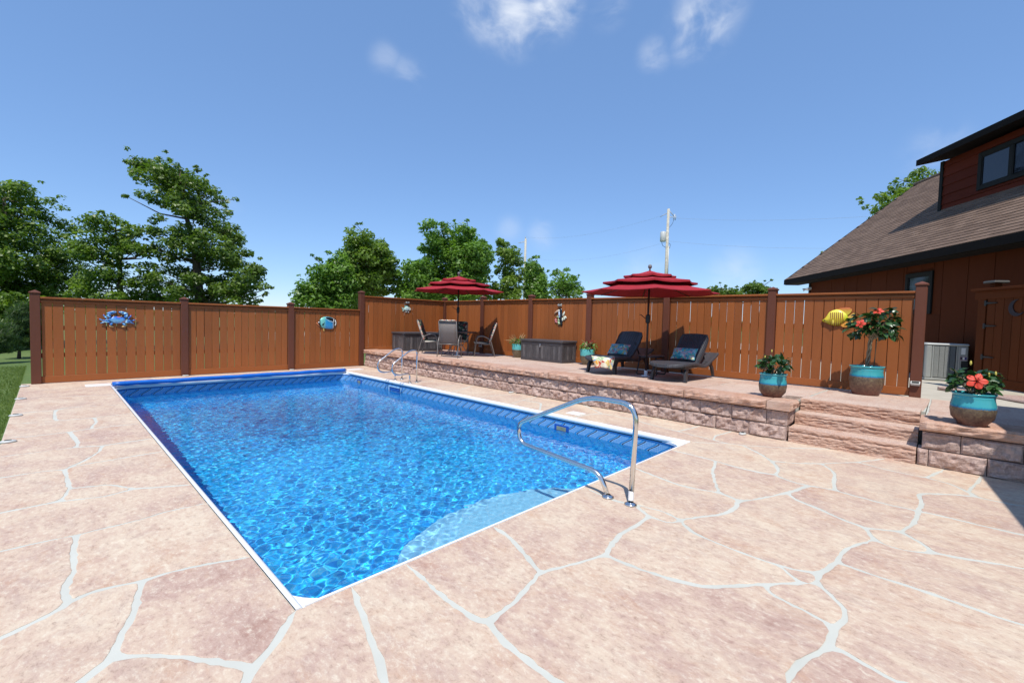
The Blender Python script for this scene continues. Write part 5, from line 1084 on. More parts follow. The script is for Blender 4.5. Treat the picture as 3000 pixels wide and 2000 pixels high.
# towel draped over the foot of the first lounger
m=MB(); P=[]; dv=Vector((-.86,-.51,0)); pv=Vector((.51,-.86,0)); c0=Vector((.30,-.03,0))
for s in np.linspace(0,.60,26):
    row=[]
    for v in np.linspace(-.5,.5,18):
        w_=.010*math.sin(v*19+s*4)+.006*math.sin(v*37+1)
        edge=.36+.05*math.cos(v*3.0)-.03*v
        if s<edge: q_=c0+dv*(s-.06)+pv*(v*.47*(1-.10*s)); z=.362+w_*.35-.02*max(0,(s-edge+.06)/.06)**2
        else:
            dr=s-edge; q_=c0+dv*(edge-.06+min(dr,.05)*.8+.02*math.sin(v*13)*min(1,dr*6))+pv*((v*.47+.10*dr)*(1-.10*s)*(1-1.2*dr)); z=.342-dr*.92+w_*.2-.10*dr*(1-abs(v*1.6))
        row.append((q_.x,q_.y,z))
    P.append(row)
m.grid(P); tw=m.build('beach_towel',M['towel'],None,(6.80,2.76,.488),(0,0,R(3.5))); md=tw.modifiers.new('thickness','SOLIDIFY'); md.thickness=.008
tag(tw,'bright palm-print beach towel draped over the foot of the shaded lounger','towel')
# side table between the loungers
stb=empty('side_table',(8.02,2.13,.458),R(5),label='small black oval side table between the loungers behind the parasol pole',cat='table')
m=MB(); m.prism(ell(0,0,.36,.25,28),.385,.41); m.build('table_top',M['wickerdark'],stb)
for sx in (-1,1):
    m=MB(); m.tube(rpath([(sx*.20,-.17,.385),(sx*.24,-.22,.012),(sx*.24,.22,.012),(sx*.20,.17,.385)],.05),.013,8); m.build('leg_loop',M['blackmetal'],stb)

# ---- patio table and chairs
tb=empty('patio_table',(7.539,8.024,.471),label='round dark glass patio table under the farther red parasol',cat='table')
m=MB(); m.lathe([(.045,.685),(.555,.685),(.56,.692),(.555,.70),(.045,.70)],36,cap0=False); m.build('glass_top',plain('smoked_glass',(.035,.04,.042),.08),tb)
m=MB(); m.lathe([(.545,.668),(.572,.675),(.572,.700),(.562,.704)],36,cap0=False); m.build('rim',M['bronze'],tb)
for k in range(4):
    a=R(30+90*k); d=Vector((math.cos(a),math.sin(a),0)); m=MB(); m.tube([d*.40+Vector((0,0,.67)),d*.30+Vector((0,0,.50)),d*.16+Vector((0,0,.30)),d*.30+Vector((0,0,.10)),d*.44+Vector((0,0,.0))],.014,7); m.build('leg',M['chairframe'],tb)
m=MB(); m.tube([(.17*math.cos(a),.17*math.sin(a),.30) for a in np.linspace(0,2*math.pi,20)],.01,6,caps=False); m.build('ring_brace',M['chairframe'],tb)
def chair(loc,rz,label):
    e=empty('patio_chair',loc,rz,label=label,cat='chair',group='cushioned chairs round the patio table')  # faces +x, origin under the seat centre
    for s in (-1,1):
        y=s*.275
        m=MB(); m.tube(rpath([(.25,y,0),(.20,y,.40),(.17,y,.58),(-.02,y,.61),(-.22,y,.50),(-.30,y,.22),(-.36,y,0)],.10,5),.0125,8); m.build('arm_frame',M['chairframe'],e)
        m=MB(); m.tube(rpath([(.23,s*.235,.385),(-.19,s*.235,.36),(-.40,s*.235,.98)],.08,6),.0125,8); m.build('side_rail',M['chairframe'],e)
    m=MB(); m.tube([(-.40,-.235,.975),(-.40,.235,.975)],.0125,8); m.tube([(.22,-.27,.385),(.22,.27,.385)],.011,8); m.tube([(-.21,-.275,.36),(-.21,.275,.36)],.011,8); m.build('cross_bar',M['chairframe'],e)
    m=MB(); P=[[(x,y,z) for y in np.linspace(-.232,.232,5)] for x,z in ((.22,.383),(0,.365),(-.185,.36),(-.215,.40),(-.30,.66),(-.395,.965))]; m.grid(P); o=m.build('sling',M['sling'],e); md=o.modifiers.new('t','SOLIDIFY'); md.thickness=.004
    def cush(nm,pts,w,th,mat):
        n_=len(pts); F_=[];B_=[]
        for i,(x,z) in enumerate(pts):
            a=pts[max(0,i-1)]; b_=pts[min(n_-1,i+1)]; t=Vector((b_[0]-a[0],b_[1]-a[1])).normalized(); nn=Vector((-t.y,t.x)); k=.75+.25*math.sin(math.pi*i/(n_-1)); tuft=1-.35*math.exp(-((i-n_*.5)/.7)**2)*0
            F_.append([(x+nn.x*th*k*q_*1.0,y,z+nn.y*th*k*q_) for y,q_ in zip(np.linspace(-w,w,7),(.55,.9,1,1,1,.9,.55))]); B_.append([(x,y,z) for y in np.linspace(-w,w,7)])
        m=MB(); m.grid(F_,flip=True); o=m.build(nm,mat,e)
        m=MB(); m.grid([[r_[0] for r_ in F_],[r_[0] for r_ in B_]],smooth=False,flip=True); m.grid([[r_[-1] for r_ in F_],[r_[-1] for r_ in B_]],smooth=False); m.grid([F_[0],B_[0]],smooth=False); m.grid([F_[-1],B_[-1]],smooth=False,flip=True); m.build('cushion_edge',M['stripe'],o)
    cush('seat_cushion',[(.25,.398),(.12,.395),(0,.385),(-.10,.378),(-.16,.378)][::-1],.225,.055,M['cushion'])
    cush('back_cushion',[(-.195,.42),(-.235,.52),(-.27,.62),(-.305,.72),(-.34,.83),(-.375,.93),(-.405,1.0)][::-1],.225,-.06 if False else .06,M['cushion'])
    return e
def face(p,q): return math.atan2(q[1]-p[1],q[0]-p[0])
tc_=(7.539,8.024)
for (p,lab) in (((6.79,7.42),'patio chair with its grey sling back towards the pool, striped cushion edge showing'),((7.03,8.58),'patio chair at the left of the table beside the corner deck box'),((8.10,7.55),'patio chair at the right of the table against the parasol shadow'),((8.16,8.70),'patio chair behind the table with only its dark cushion showing')):
    chair((p[0],p[1],zp(p[0])),face(p,tc_)+(R(2) if p[1]<8 else 0),lab)

# ---- pots and their plants
def pot(loc,prof,mat,label,soil_z,soil_r,name='glazed_pot'):
    e=empty(name,loc,label=label,cat='plant pot',group='turquoise glazed pots')
    m=MB(); m.lathe(prof,32); m.build('body',mat,e); m=MB(); m.lathe([(soil_r,soil_z-.01),(soil_r*.6,soil_z+.006),(.001,soil_z+.012)],18,cap0=False); m.build('soil',M['soil'],e); return e
def potprof(rb,rm,rt,h,lip=.014): return [(rb*.96,0),(rb,.012),(rb*1.04,.03),(rm*.93,h*.25),(rm,h*.48),(rm*.985,h*.64),(rm*.92,h*.80),(rt*.93,h*.87),(rt*.935,h*.90),(rt*.90,h*.915),(rt*.93,h*.93),(rt,h*.975),(rt*.995,h),(rt*.90,h),(rt*.86,h*.93),(rt*.84,h*.80)]
pot((6.45,-.547,.501),potprof(.120,.180,.182,.355),M['potA'],'small turquoise and brown glazed pot at the corner above the steps',.30,.155)
pot((8.606,-1.406,.442),potprof(.178,.235,.238,.485),M['potB'],'largest turquoise and brown glazed pot against the fence by the steps',.43,.205)
pot((6.075,-2.567,.512),potprof(.118,.182,.180,.355),M['potA'],'glazed pot with blue drips standing on the short block wall',.30,.152)
def cyl(rb,rt,h): return [(rb*.9,0),(rb,.02),(rt*.95,h*.35),(rt,h*.55),(rt,h*.985),(rt*.99,h),(rt*.9,h),(rt*.88,h*.8)]
pot((8.86,4.33,.434),cyl(.125,.188,.41),M['potC'],'two-tone turquoise pot between the deck box and the shaded lounger',.34,.17)
pot((8.95,6.88,.432),cyl(.125,.188,.41),M['potC'],'two-tone turquoise pot half behind the deck box',.34,.17)
def leaf_mesh(name,L,W,mat,fold=.25,curl=.25,n=6,serr=0.0):
    m=MB(); rows=[]
    for i in range(n):
        s=i/(n-1); w=W*math.sin(math.pi*min(1,s*.93+.045))**.8*(1+serr*(i%2)); z=-curl*L*s*s; rows.append([(L*s,-w,z+fold*w),(L*s,0,z),(L*s,w,z+fold*w)])
    m.grid(rows,smooth=True); return m.mesh(name,mat)
hib=[leaf_mesh('leaf',.085,.028,M['hib'],.3,c_,6,s_) for c_,s_ in ((.2,.0),(.45,.12),(.05,.1))]
hibS=[leaf_mesh('leaf',.105,.034,M['hib'],.3,c_,6,.12) for c_ in (.15,.4,.6)]
tinyl=[leaf_mesh('leaf',.075,.017,M['bright'],.3,c_,4) for c_ in (.15,.4)]
def orient(d,twist=0.0,up=None):
    d=Vector(d).normalized(); up=Vector((0,0,1)) if up is None else up; y=up.cross(d); y=y.normalized() if y.length>1e-3 else Vector((0,1,0)); z=d.cross(y); Mx=Matrix((d,y,z)).transposed(); return (Mx@Matrix.Rotation(twist,3,'X')).to_euler()
def bush(e,centre,rx,ry,rz_,n,meshes,seed,smin=.8,smax=1.25,low=-.5,stems=9,stem_from=(0,0,0),stem_mat=None):
    r_=np.random.default_rng(seed); c=Vector(centre); tips=[]
    for k in range(n):
        while True:
            v=Vector(r_.normal(size=3)); v.normalize()
            if v.z>low: break
        rad=r_.uniform(.45,1.0)**.6; lump=1+.22*math.sin(3.1*v.x+seed)+.18*math.sin(4.3*v.y+2*seed)
        p=c+Vector((v.x*rx,v.y*ry,v.z*rz_))*rad*lump
        d=(Vector((v.x,v.y,v.z*.5))+Vector(r_.normal(size=3))*.45+Vector((0,0,-.12))); s_=r_.uniform(smin,smax)
        link('leaf',meshes[r_.integers(len(meshes))],e,p,orient(d,r_.normal()*.5),(s_,s_,s_))
        if k%max(1,n//(stems*3))==0: tips.append(p)
    m=MB(); b_=Vector(stem_from)
    for p in tips[:stems*3]:
        q_=b_+(p-b_)*.5+Vector((r_.normal()*.012,r_.normal()*.012,.02)); m.tube([b_,q_,p],[.007,.005,.0025],5,caps=False)
    m.build('branches',stem_mat or M['stem'],e)
def hibiscus_flower(e,loc,normal,s=1.0,name='flower'):
    d=Vector(normal).normalized(); fl_=bpy.data.objects.new(name,None); 
    m=MB()
    for k in range(5):
        a0=2*math.pi*k/5; rows=[]
        for i in range(7):
            u=i/6; row=[]
            for j in range(7):
                v=j/6*2-1; w=.62*math.sin(math.pi*(u*.78+.10))**.8; a=a0+v*w; rr=.012+.082*u*(1-.10*v*v)*(1+.03*math.sin(v*9+k)); z=.022+.012*u-.02*u*u+.010*math.sin(v*6+k*2)*u*u+.004*k*.6*v
                row.append((rr*math.cos(a),rr*math.sin(a),z))
            rows.append(row)
        m.grid(rows)
    o=m.build(name,M['flower'],e,Vector(loc),orient(d)); 
    # local z of the flower must look along the normal
    z=d; x=Vector((0,0,1)).cross(z); x=x.normalized() if x.length>1e-3 else Vector((1,0,0)); y=z.cross(x); o.rotation_euler=Matrix((x,y,z)).transposed().to_euler(); o.scale=(s,s,s)
    m=MB(); m.tube([(0,0,.015),(0.004,.006,.05),(.006,.018,.085)],[.006,.004,.003],6); m.tube([(.006,.018,.08),(.007,.022,.095)],[.009,.006],6); st=m.build('stamen',M['flower'],o); return o
h1=empty('hibiscus_bush',(6.45,-.547,.81),label='small leafy hibiscus bush without flowers in the pot above the steps',cat='plant')
bush(h1,(.0,-.01,.16),.165,.185,.14,140,hib,5,.75,1.2,-.55,9,(0,0,0))
for p in ((-.01,.03,.36),(-.10,.09,.27)): m=MB(); m.lathe([(.001,-.02),(.010,0),(.008,.018),(.001,.03)],8,cap0=False); m.build('bud',M['yellow'],h1,p)
h2=empty('hibiscus_tree',(8.606,-1.406,.87),label='standard hibiscus tree with braided trunk and two red blooms by the fence',cat='plant')
bush(h2,(.0,-.085,.70),.29,.27,.25,340,hibS,8,.7,1.15,-.62,10,(.0,-.03,.47))
m=MB()
for ph in (0,2.1,4.2): m.tube([(.020*math.cos(ph+z*14),.020*math.sin(ph+z*14)-.05*z,z) for z in np.linspace(-.03,.56,26)],.0135,7)
m.build('braided_trunk',M['stem'],h2)
hibiscus_flower(h2,(-.27,.085,.745),(-.95,.15,.35),.78); hibiscus_flower(h2,(-.14,-.115,.945),(-.75,0,.75),.80)
m=MB(); m.tube([(.05,-.08,.0),(.05,-.102,.5)],.006,6); m.build('stake',M['stem'],h2)
h3=empty('hibiscus_bush',(6.075,-2.567,.82),label='hibiscus bush with one big open red flower in the pot on the block wall',cat='plant')
bush(h3,(0,0.015,.15),.175,.165,.14,170,hib,12,.75,1.15,-.5,9,(0,0,0)); hibiscus_flower(h3,(-.20,-.005,.185),(-.93,-.08,.36),.92)
m=MB(); m.tube([(-.02,-.11,.1),(.0,-.14,.2),(.01,-.15,.25)],.003,5); m.build('flower_stalk',M['stem'],h3)
for p in ((.01,-.15,.26),(-.03,-.10,.245),(-.03,.04,.36)): m=MB(); m.lathe([(.001,-.02),(.010,0),(.008,.022),(.001,.034)],8,cap0=False); m.build('bud',M['yellow'],h3,p)
blade=[leaf_mesh('leaf',.36,.008,plain('striped_blade',(.45,.36,.20),.5),.4,c_,6) for c_ in (.1,.35)]
red=[leaf_mesh('leaf',.20,.026,plain('red_leaf',(.30,.035,.03),.45,var=.5),.3,c_,6) for c_ in (.15,.45)]; pale=[leaf_mesh('leaf',.19,.024,plain('cream_leaf',(.60,.50,.30),.45),.3,c_,6) for c_ in (.2,.4)]
g1=empty('spiky_plant',(8.95,6.88,.79),label='spiky tan dracaena over green foliage in the pot half behind the deck box',cat='plant'); r_=np.random.default_rng(4)
for k in range(34):
    a=r_.uniform(0,6.283); el=r_.uniform(.35,1.45); link('leaf',blade[k%2],g1,(0.02*math.cos(a),.02*math.sin(a),.06),orient((math.cos(a)*math.cos(el),math.sin(a)*math.cos(el),math.sin(el)),r_.normal()*.4),(r_.uniform(.8,1.15),)*3)
bush(g1,(0,0,.10),.20,.20,.10,90,tinyl,21,.9,1.5,-.7,8)
g2=empty('red_cordyline',(8.86,4.33,.79),label='red and cream leaved cordyline over green foliage beside the shaded lounger',cat='plant')
for k in range(22):
    a=r_.uniform(0,6.283); el=r_.uniform(.45,1.4); link('leaf',(red+pale)[k%4],g2,(0.015*math.cos(a),.015*math.sin(a),.10+.05*r_.random()),orient((math.cos(a)*math.cos(el),math.sin(a)*math.cos(el),math.sin(el)),r_.normal()*.4),(r_.uniform(.8,1.2),)*3)
bush(g2,(0,0,.10),.185,.185,.10,110,tinyl,31,.8,1.3,-.8,8)

# ---- air conditioner
ac=empty('air_conditioner',(13.544,-2.127,.40),math.atan2(-.392,.146),label='grey outdoor air conditioner on the concrete beside the house wall',cat='air conditioner')
# local x runs along the front towards the house, local y away from the camera
def ap(nm,a,mat,c=.006,par=None): m=MB(); m.cbox(*a,c=c); return m.build(nm,mat,par or ac)
W_=.74; Dp=.74; H_=.86; 
ap('core',(-.09,W_-.13,.03,Dp,.02,H_-.02),M['acdark']); ap('base_pan',(-.12,W_-.10,0,Dp+.02,0,.05),M['acgrey'])
for a in ((-.12,-.0,.0,.10),(W_-.28,W_-.10,-.004,.16)): ap('corner_post',(a[0],a[1],a[2],a[3],.051,H_-.05),M['acgrey'],.02)
tp=ap('top_cap',(-.125,W_-.09,-.012,Dp+.02,H_-.048,H_),M['acpale'],.02)
ap('front_frame',(.0,.03,.004,.028,.052,H_-.05),M['acgrey']); ap('front_frame',(W_-.31,W_-.281,.004,.028,.052,H_-.05),M['acgrey'])
for c_ in range(4):
    x0=.034+c_*.096
    for k in range(36):
        z=.075+k*.0205; m=ac.get('m'); 
        if (c_,k)==(0,0):
            q_=MB(); q_.add([(0,0.006,0),(.088,.006,0),(.088,.020,.012),(0,.020,.012),(0,.006,.004),(.088,.006,.004),(.088,.020,.016),(0,.020,.016)],[(3,2,1,0),(4,5,6,7),(0,1,5,4),(1,2,6,5),(2,3,7,6),(3,0,4,7)]); louv=q_.mesh('louvre',M['acgrey'])
        link('louvre',louv,ac,(x0,0,z))
for k in range(36): 
    m=MB(); m.cbox(-.118,-.112,.115,Dp-.03,.075+k*.0205,.085+k*.0205,c=.001); m.build('side_louvre',M['acgrey'],ac)
lb=ap('rating_label',(W_-.235,W_-.16,-.0075,-.0045,H_-.24,H_-.09),M['white'],.001); ap('brand_label',(W_-.25,W_-.13,-.0075,-.0045,H_-.37,H_-.285),plain('label_mauve',(.36,.22,.28),.4),.001)
ap('label_mark',(W_-.205,W_-.17,-.0095,-.008,H_-.355,H_-.30),M['white'],.0005); ap('label_mark',(W_-.245,W_-.21,-.0095,-.008,H_-.355,H_-.30),plain('label_black',(.03,.03,.04),.4),.0005); ap('label_mark',(W_-.168,W_-.135,-.0095,-.008,H_-.355,H_-.30),plain('label_blue',(.04,.03,.16),.4),.0005)
ap('access_panel',(W_-.225,W_-.11,-.006,-.002,.06,.47),M['acdark'],.002)

# ================================================================== TREES, GRASS, POLES
TREES = {'t4': ((3.68,20.32),[(-3.16,8.35),(-2.35,8.37),(-1.9,8.05),(-1.48,7.77),(-1.29,7.62),(-1.23,8.07),(-0.64,7.93),(-0.41,7.65),(-0.03,7.47),(0.42,7.22),(0.83,6.87),(0.73,6.57),(0.14,6.33),(0.81,6.24),(1.12,5.84),(1.27,5.48),(1.29,5.03),(1.81,4.68),(2.12,4.1),(2.43,3.66),(3.25,3.43),(2.89,3.08),(3.19,2.87),(2.9,2.57),(2.25,2.26),(2.33,1.67),(-0.47,1.59),(-2.17,1.62),(-2.35,2.72),(-2.22,3.54),(-1.56,3.78),(-1.28,4.3),(-1.66,4.88),(-1.31,5.41),(-0.72,5.5),(-0.95,5.71),(-1.54,5.84),(-1.4,6.07),(-2.06,5.98),(-2.66,6.18),(-2.6,6.56),(-1.86,6.87),(-2.32,7.3),(-3.14,7.5),(-3.21,7.65),(-2.85,7.88)],[(0.0,0.57),(-0.12,2.41),(-0.28,4.25),(-0.61,5.5),(-0.92,7.56)]),
't3': ((1.21,21.42),[(-1.49,4.81),(-1.27,5.13),(-0.95,5.21),(-0.81,5.01),(-0.54,5.29),(0.0,5.35),(0.55,5.23),(0.76,5.0),(0.74,4.78),(1.07,4.6),(1.34,4.48),(1.53,4.34),(1.8,4.26),(1.72,3.99),(1.54,3.71),(1.18,3.74),(0.95,3.87),(0.68,3.64),(0.92,3.42),(0.55,3.32),(0.74,3.05),(0.88,2.92),(0.81,2.42),(1.04,2.15),(1.05,1.61),(-2.04,1.52),(-1.88,2.66),(-1.54,3.35),(-1.22,3.45),(-1.64,3.67),(-1.56,4.17),(-1.25,4.32),(-1.11,4.55),(-1.43,4.54)],[(0.0,0.21),(-0.06,2.48),(-0.04,3.62),(-0.21,4.75)]),
't2': ((-0.59,26.17),[(-0.01,4.53),(0.18,4.84),(0.39,4.49),(0.85,4.53),(1.1,4.41),(1.21,4.06),(1.02,3.75),(1.23,3.45),(0.94,3.04),(0.9,2.54),(0.67,1.72),(-0.9,1.68),(-1.08,2.74),(-0.49,3.51),(-0.21,4.22)],[(0.0,0.19),(-0.05,2.26),(0.01,3.52),(0.19,4.54)]),
't1': ((-2.07,26.27),[(-2.11,5.71),(-1.66,6.68),(-0.76,6.99),(-0.33,7.15),(0.01,7.06),(0.3,7.21),(0.61,6.98),(0.79,6.75),(1.15,6.52),(1.23,6.18),(0.76,5.93),(1.15,5.75),(1.44,5.56),(1.54,5.37),(1.81,5.14),(1.7,4.9),(1.37,4.79),(1.9,4.62),(2.05,4.38),(1.92,3.9),(2.03,3.42),(1.75,2.93),(1.23,2.63),(1.1,2.2),(1.04,0.9),(-1.98,0.68)],[(0.0,0.2),(0.03,2.89),(0.02,4.81),(0.03,6.49)]),
't0': ((-2.13,23.42),[(-1.13,2.07),(1.1,2.13),(1.21,1.06),(1.1,0.33),(0.42,0.01),(-1.07,-0.2)],[(0.0,-0.18),(-0.0,1.45)]),
'p1': ((-1.5,18.45),[(0.18,1.78),(0.3,1.5),(0.36,1.07),(0.43,0.44),(-0.06,0.29),(-0.39,0.56),(-0.25,0.88),(-0.16,1.2),(0.05,1.53)],[(0.0,-0.03),(0.04,0.43),(0.18,1.74)]),
'p2': ((-1.88,16.69),[(-0.22,1.06),(0.03,1.16),(0.17,0.92),(0.25,0.64),(0.24,0.35),(-0.19,0.21)],[(0.0,0.03),(0.01,1.01)]),
't5a': ((10.65,23.22),[(-2.09,2.59),(-1.71,2.79),(-1.87,2.94),(-1.57,3.17),(-1.8,3.36),(-1.2,3.56),(-1.44,3.78),(-0.98,3.95),(-1.3,4.24),(-0.92,4.4),(-0.47,4.49),(-0.55,4.79),(0.05,5.11),(0.42,5.39),(1.03,5.21),(1.34,4.92),(1.68,3.56),(1.54,2.88),(1.27,1.81),(-1.38,1.74),(-1.85,2.41)],[(0.0,1.1),(0.03,2.76),(0.28,4.66)]),
't5b': ((13.18,23.48),[(-1.52,6.14),(-1.37,6.47),(-0.97,7.05),(-0.4,7.15),(0.01,6.99),(0.51,6.68),(0.68,6.28),(1.18,5.88),(1.44,5.4),(1.53,4.91),(1.39,4.26),(1.07,3.76),(0.92,3.27),(0.61,2.77),(-0.84,1.83),(-1.05,3.7),(-1.57,4.91),(-1.59,5.65)],[(0.0,1.12),(0.01,3.73),(-0.31,6.58)]),
't6a': ((17.22,22.18),[(-2.94,3.05),(-3.04,3.57),(-2.62,4.28),(-2.72,4.8),(-2.2,5.08),(-1.87,5.79),(-1.34,5.54),(-0.99,5.72),(-1.36,6.24),(-1.19,6.68),(-0.85,6.86),(-1.03,7.12),(-0.78,7.65),(-0.27,8.06),(0.26,7.85),(0.52,8.04),(0.88,7.61),(1.17,6.66),(1.3,4.91),(1.28,2.46),(-1.96,2.38)],[(0.0,1.21),(-0.07,4.0),(-0.07,7.06)]),
't6b': ((18.86,20.49),[(-1.48,7.61),(-1.23,7.96),(-0.61,7.89),(-0.18,7.91),(0.01,7.47),(0.36,7.66),(0.72,7.23),(1.0,6.63),(1.44,6.29),(1.38,5.5),(1.23,4.45),(1.28,2.53),(-1.69,2.45),(-1.67,4.89)],[(0.0,1.27),(-0.07,4.06),(-0.34,7.38)]),
't7': ((21.92,20.2),[(-1.21,4.64),(-0.87,6.14),(-0.91,7.35),(-0.35,7.41),(0.13,7.0),(0.6,6.92),(0.99,6.37),(1.19,5.54),(1.13,4.33),(0.99,2.65),(-1.15,2.59)],[(0.0,1.32),(-0.08,4.3),(-0.33,6.9)]),
't8': ((24.86,20.04),[(-1.13,2.71),(-0.99,4.9),(-0.92,6.09),(-0.53,6.59),(-0.04,6.61),(0.17,6.12),(0.48,5.63),(0.93,5.54),(0.7,4.94),(0.92,4.15),(0.86,2.77)],[(0.0,1.36),(-0.07,4.13),(-0.23,6.2)]),
't9': ((24.84,17.18),[(-1.34,2.7),(-1.38,4.37),(-1.12,5.12),(-0.58,5.61),(-0.11,5.62),(0.27,5.16),(0.75,4.99),(1.04,4.53),(1.28,4.07),(1.06,3.5),(1.18,2.76)],[(0.0,1.43),(-0.05,3.48),(-0.28,5.15)]),
't10': ((38.76,11.41),[(-1.89,4.22),(-1.09,4.65),(-0.7,5.32),(-0.29,5.07),(0.42,5.14),(1.04,4.8),(1.55,4.41),(1.58,3.6),(-1.87,3.51)],[(0.0,1.73),(-0.08,4.77)]),
't11': ((45.35,10.35),[(-1.98,4.59),(-1.55,5.39),(-0.67,6.03),(-0.0,6.1),(0.68,6.01),(1.25,5.46),(1.38,5.02),(1.4,3.9),(-1.96,3.81)],[(0.0,1.84),(-0.09,5.43)]),
't12': ((41.03,-2.47),[(-6.27,10.11),(-5.92,10.6),(-5.45,10.89),(-4.81,10.87),(-4.17,10.96),(-3.61,11.14),(-3.39,11.63),(-4.02,11.37),(-4.26,11.44),(-4.12,11.93),(-3.47,11.78),(-3.15,11.95),(-3.08,12.35),(-2.29,12.46),(-1.72,12.23),(-0.92,12.25),(0.51,12.69),(1.75,11.44),(1.84,7.84),(-2.96,7.71),(-5.42,9.65)],[(0.0,1.78),(-0.55,7.37),(-1.45,11.36)]),
't13': ((71.71,9.16),[(-1.48,12.11),(-1.32,12.35),(-0.84,12.45),(-0.35,12.14),(0.79,11.21),(0.86,8.81),(-0.77,9.57)],[(0.0,4.78),(-0.33,11.18)])}

CR=Vector((cr_.x,cr_.y,0)).normalized()
def inpoly(P,x,z):
    ins=np.zeros(len(x),bool); n=len(P); j=n-1
    for i in range(n):
        xi,zi=P[i]; xj,zj=P[j]; c=((zi>z)!=(zj>z))&(x<(xj-xi)*(z-zi)/(zj-zi+1e-9)+xi); ins^=c; j=i
    return ins
def sample_poly(P,n,r_):
    P_=np.array(P); lo=P_.min(0); hi=P_.max(0); out=np.zeros((0,2))
    while len(out)<n:
        q_=r_.uniform(lo,hi,(n*3,2)); out=np.vstack([out,q_[inpoly(P,q_[:,0],q_[:,1])]])
    return out[:n]
def tree(key,name,label,mat,nclump,per,leaf,cr,depth,seed,group=None,cat='tree',needle=False,trunk_r=.16,nlimb=30,sparse=1.0):
    (bx,by),poly,trunk=TREES[key]; r_=np.random.default_rng(seed)
    face_=math.atan2(-(by+2.31),-(bx+.858)); # toward the camera
    e=empty(name,(bx,by,-.06),math.atan2(CR.y,CR.x),label=label,cat=cat,group=group)   # local x = sideways as seen from the pool, y = away
    P=np.array(poly); cx_=P[:,0].mean(); wid=(P[:,0].max()-P[:,0].min())/2
    Q=sample_poly(poly,nclump,r_); Q[:,1]=np.maximum(Q[:,1],.18 if cat=='shrub' else .4)
    dep=r_.uniform(-1,1,nclump)*depth*np.clip(1.15-np.abs(Q[:,0]-cx_)/(wid*1.25),.25,1)
    A_=np.array(poly); B_=np.roll(A_,-1,0); D_=B_-A_
    tt=np.clip(((Q[:,None,:]-A_[None])*D_[None]).sum(-1)/((D_**2).sum(-1)+1e-9),0,1); dist=np.linalg.norm(Q[:,None,:]-(A_[None]+tt[...,None]*D_[None]),axis=-1).min(1)
    C_=np.stack([Q[:,0],dep,Q[:,1]],-1); rad=np.clip(dist*.95+.07,.12,cr*1.2)*r_.uniform(.8,1.1,nclump)
    tr=[Vector((a,0,b_)) for a,b_ in trunk]
    m=MB(); nT=len(tr); m.tube(tr,[trunk_r*(1-.82*i/(nT-1)) for i in range(nT)],8)
    m.build('trunk',M['bark'],e)
    lm=MB(); order=r_.permutation(nclump)[:nlimb]
    for i in order:
        c=Vector(C_[i]); best=None
        for a,b_ in zip(tr,tr[1:]):
            for s in np.linspace(0,1,5):
                p=a+(b_-a)*s; rise=c.z-p.z
                if rise>-.2: 
                    d=(c-p).length+abs(rise-.35*(c-p).length)*.6
                    if best is None or d<best[0]: best=(d,p)
        p=best[1] if best else tr[-1]; L=(c-p).length; q1=p.lerp(c,.45)+Vector((0,0,-.06*L))+Vector(r_.normal(size=3))*.05*L; rr=min(trunk_r*.5,.012+.016*L)
        lm.tube([p,q1,c],[rr,rr*.6,rr*.2],5,caps=False)
    if nlimb: lm.build('limbs',M['bark'],e)
    n=nclump*per; pw=rad**1.6; ci=np.searchsorted(np.cumsum(pw)/pw.sum(),r_.random(n)); ci=np.minimum(ci,nclump-1)
    v=r_.normal(size=(n,3)); v/=np.linalg.norm(v,axis=1)[:,None]; rr=r_.uniform(.1,1,n)**.45
    ctr=C_[ci]+v*rr[:,None]*rad[ci][:,None]*np.array([1.0,1.0,.62])
    # leaf normals lean outwards and up
    nrm=v*.55+np.array([0,0,.75])+r_.normal(size=(n,3))*.55; nrm/=np.linalg.norm(nrm,axis=1)[:,None]
    tan=np.cross(nrm,r_.normal(size=(n,3))); tan/=np.linalg.norm(tan,axis=1)[:,None]
    if needle: tan=v*.5+r_.normal(size=(n,3))*.35+np.array([0,0,.45]); tan/=np.linalg.norm(tan,axis=1)[:,None]; nrm=np.cross(tan,r_.normal(size=(n,3))); nrm/=np.linalg.norm(nrm,axis=1)[:,None]
    bit=np.cross(nrm,tan); s=leaf*r_.uniform(.6,1.35,n)[:,None]; asp=.09 if needle else .52
    fold=nrm*s*.12
    V=np.stack([ctr-tan*s,ctr+bit*s*asp+fold,ctr+tan*s,ctr-bit*s*asp+fold],1).reshape(-1,3)
    F=np.arange(n*4)
    me=bpy.data.meshes.new('crown'); me.vertices.add(n*4); me.vertices.foreach_set('co',V.ravel()); me.loops.add(n*4); me.loops.foreach_set('vertex_index',F); me.polygons.add(n); me.polygons.foreach_set('loop_start',np.arange(0,n*4,4)); me.update()
    tint=np.clip(r_.random(nclump)[ci]*.65+r_.random(n)*.35,0,1); a=me.attributes.new('tint','FLOAT','FACE'); a.data.foreach_set('value',tint.astype(np.float32))
    me.materials.append(mat); link('crown',me,e); return e
LG='trees beyond the low fence'; RG='trees beyond the tall fence'
tree('t1','oak_tree','tall dense green tree at the left edge beyond the low fence',M['oak'],360,110,.08,.50,2.0,1,LG,trunk_r=.2)
tree('t2','sapling_tree','thin dark sapling behind the first fence bay, left of the rounded oak',M['darkleaf'],100,70,.062,.38,1.0,2,LG,trunk_r=.07)
tree('t3','oak_tree','rounded open-crowned oak behind the crab plaque, sky showing through',M['oak'],95,110,.072,.35,1.2,3,LG,trunk_r=.13,nlimb=70)
tree('t4','leaning_oak_tree','tallest tree, its top swept to the left above the low fence',M['darkleaf'],230,120,.078,.38,1.6,4,LG,trunk_r=.22,nlimb=90)
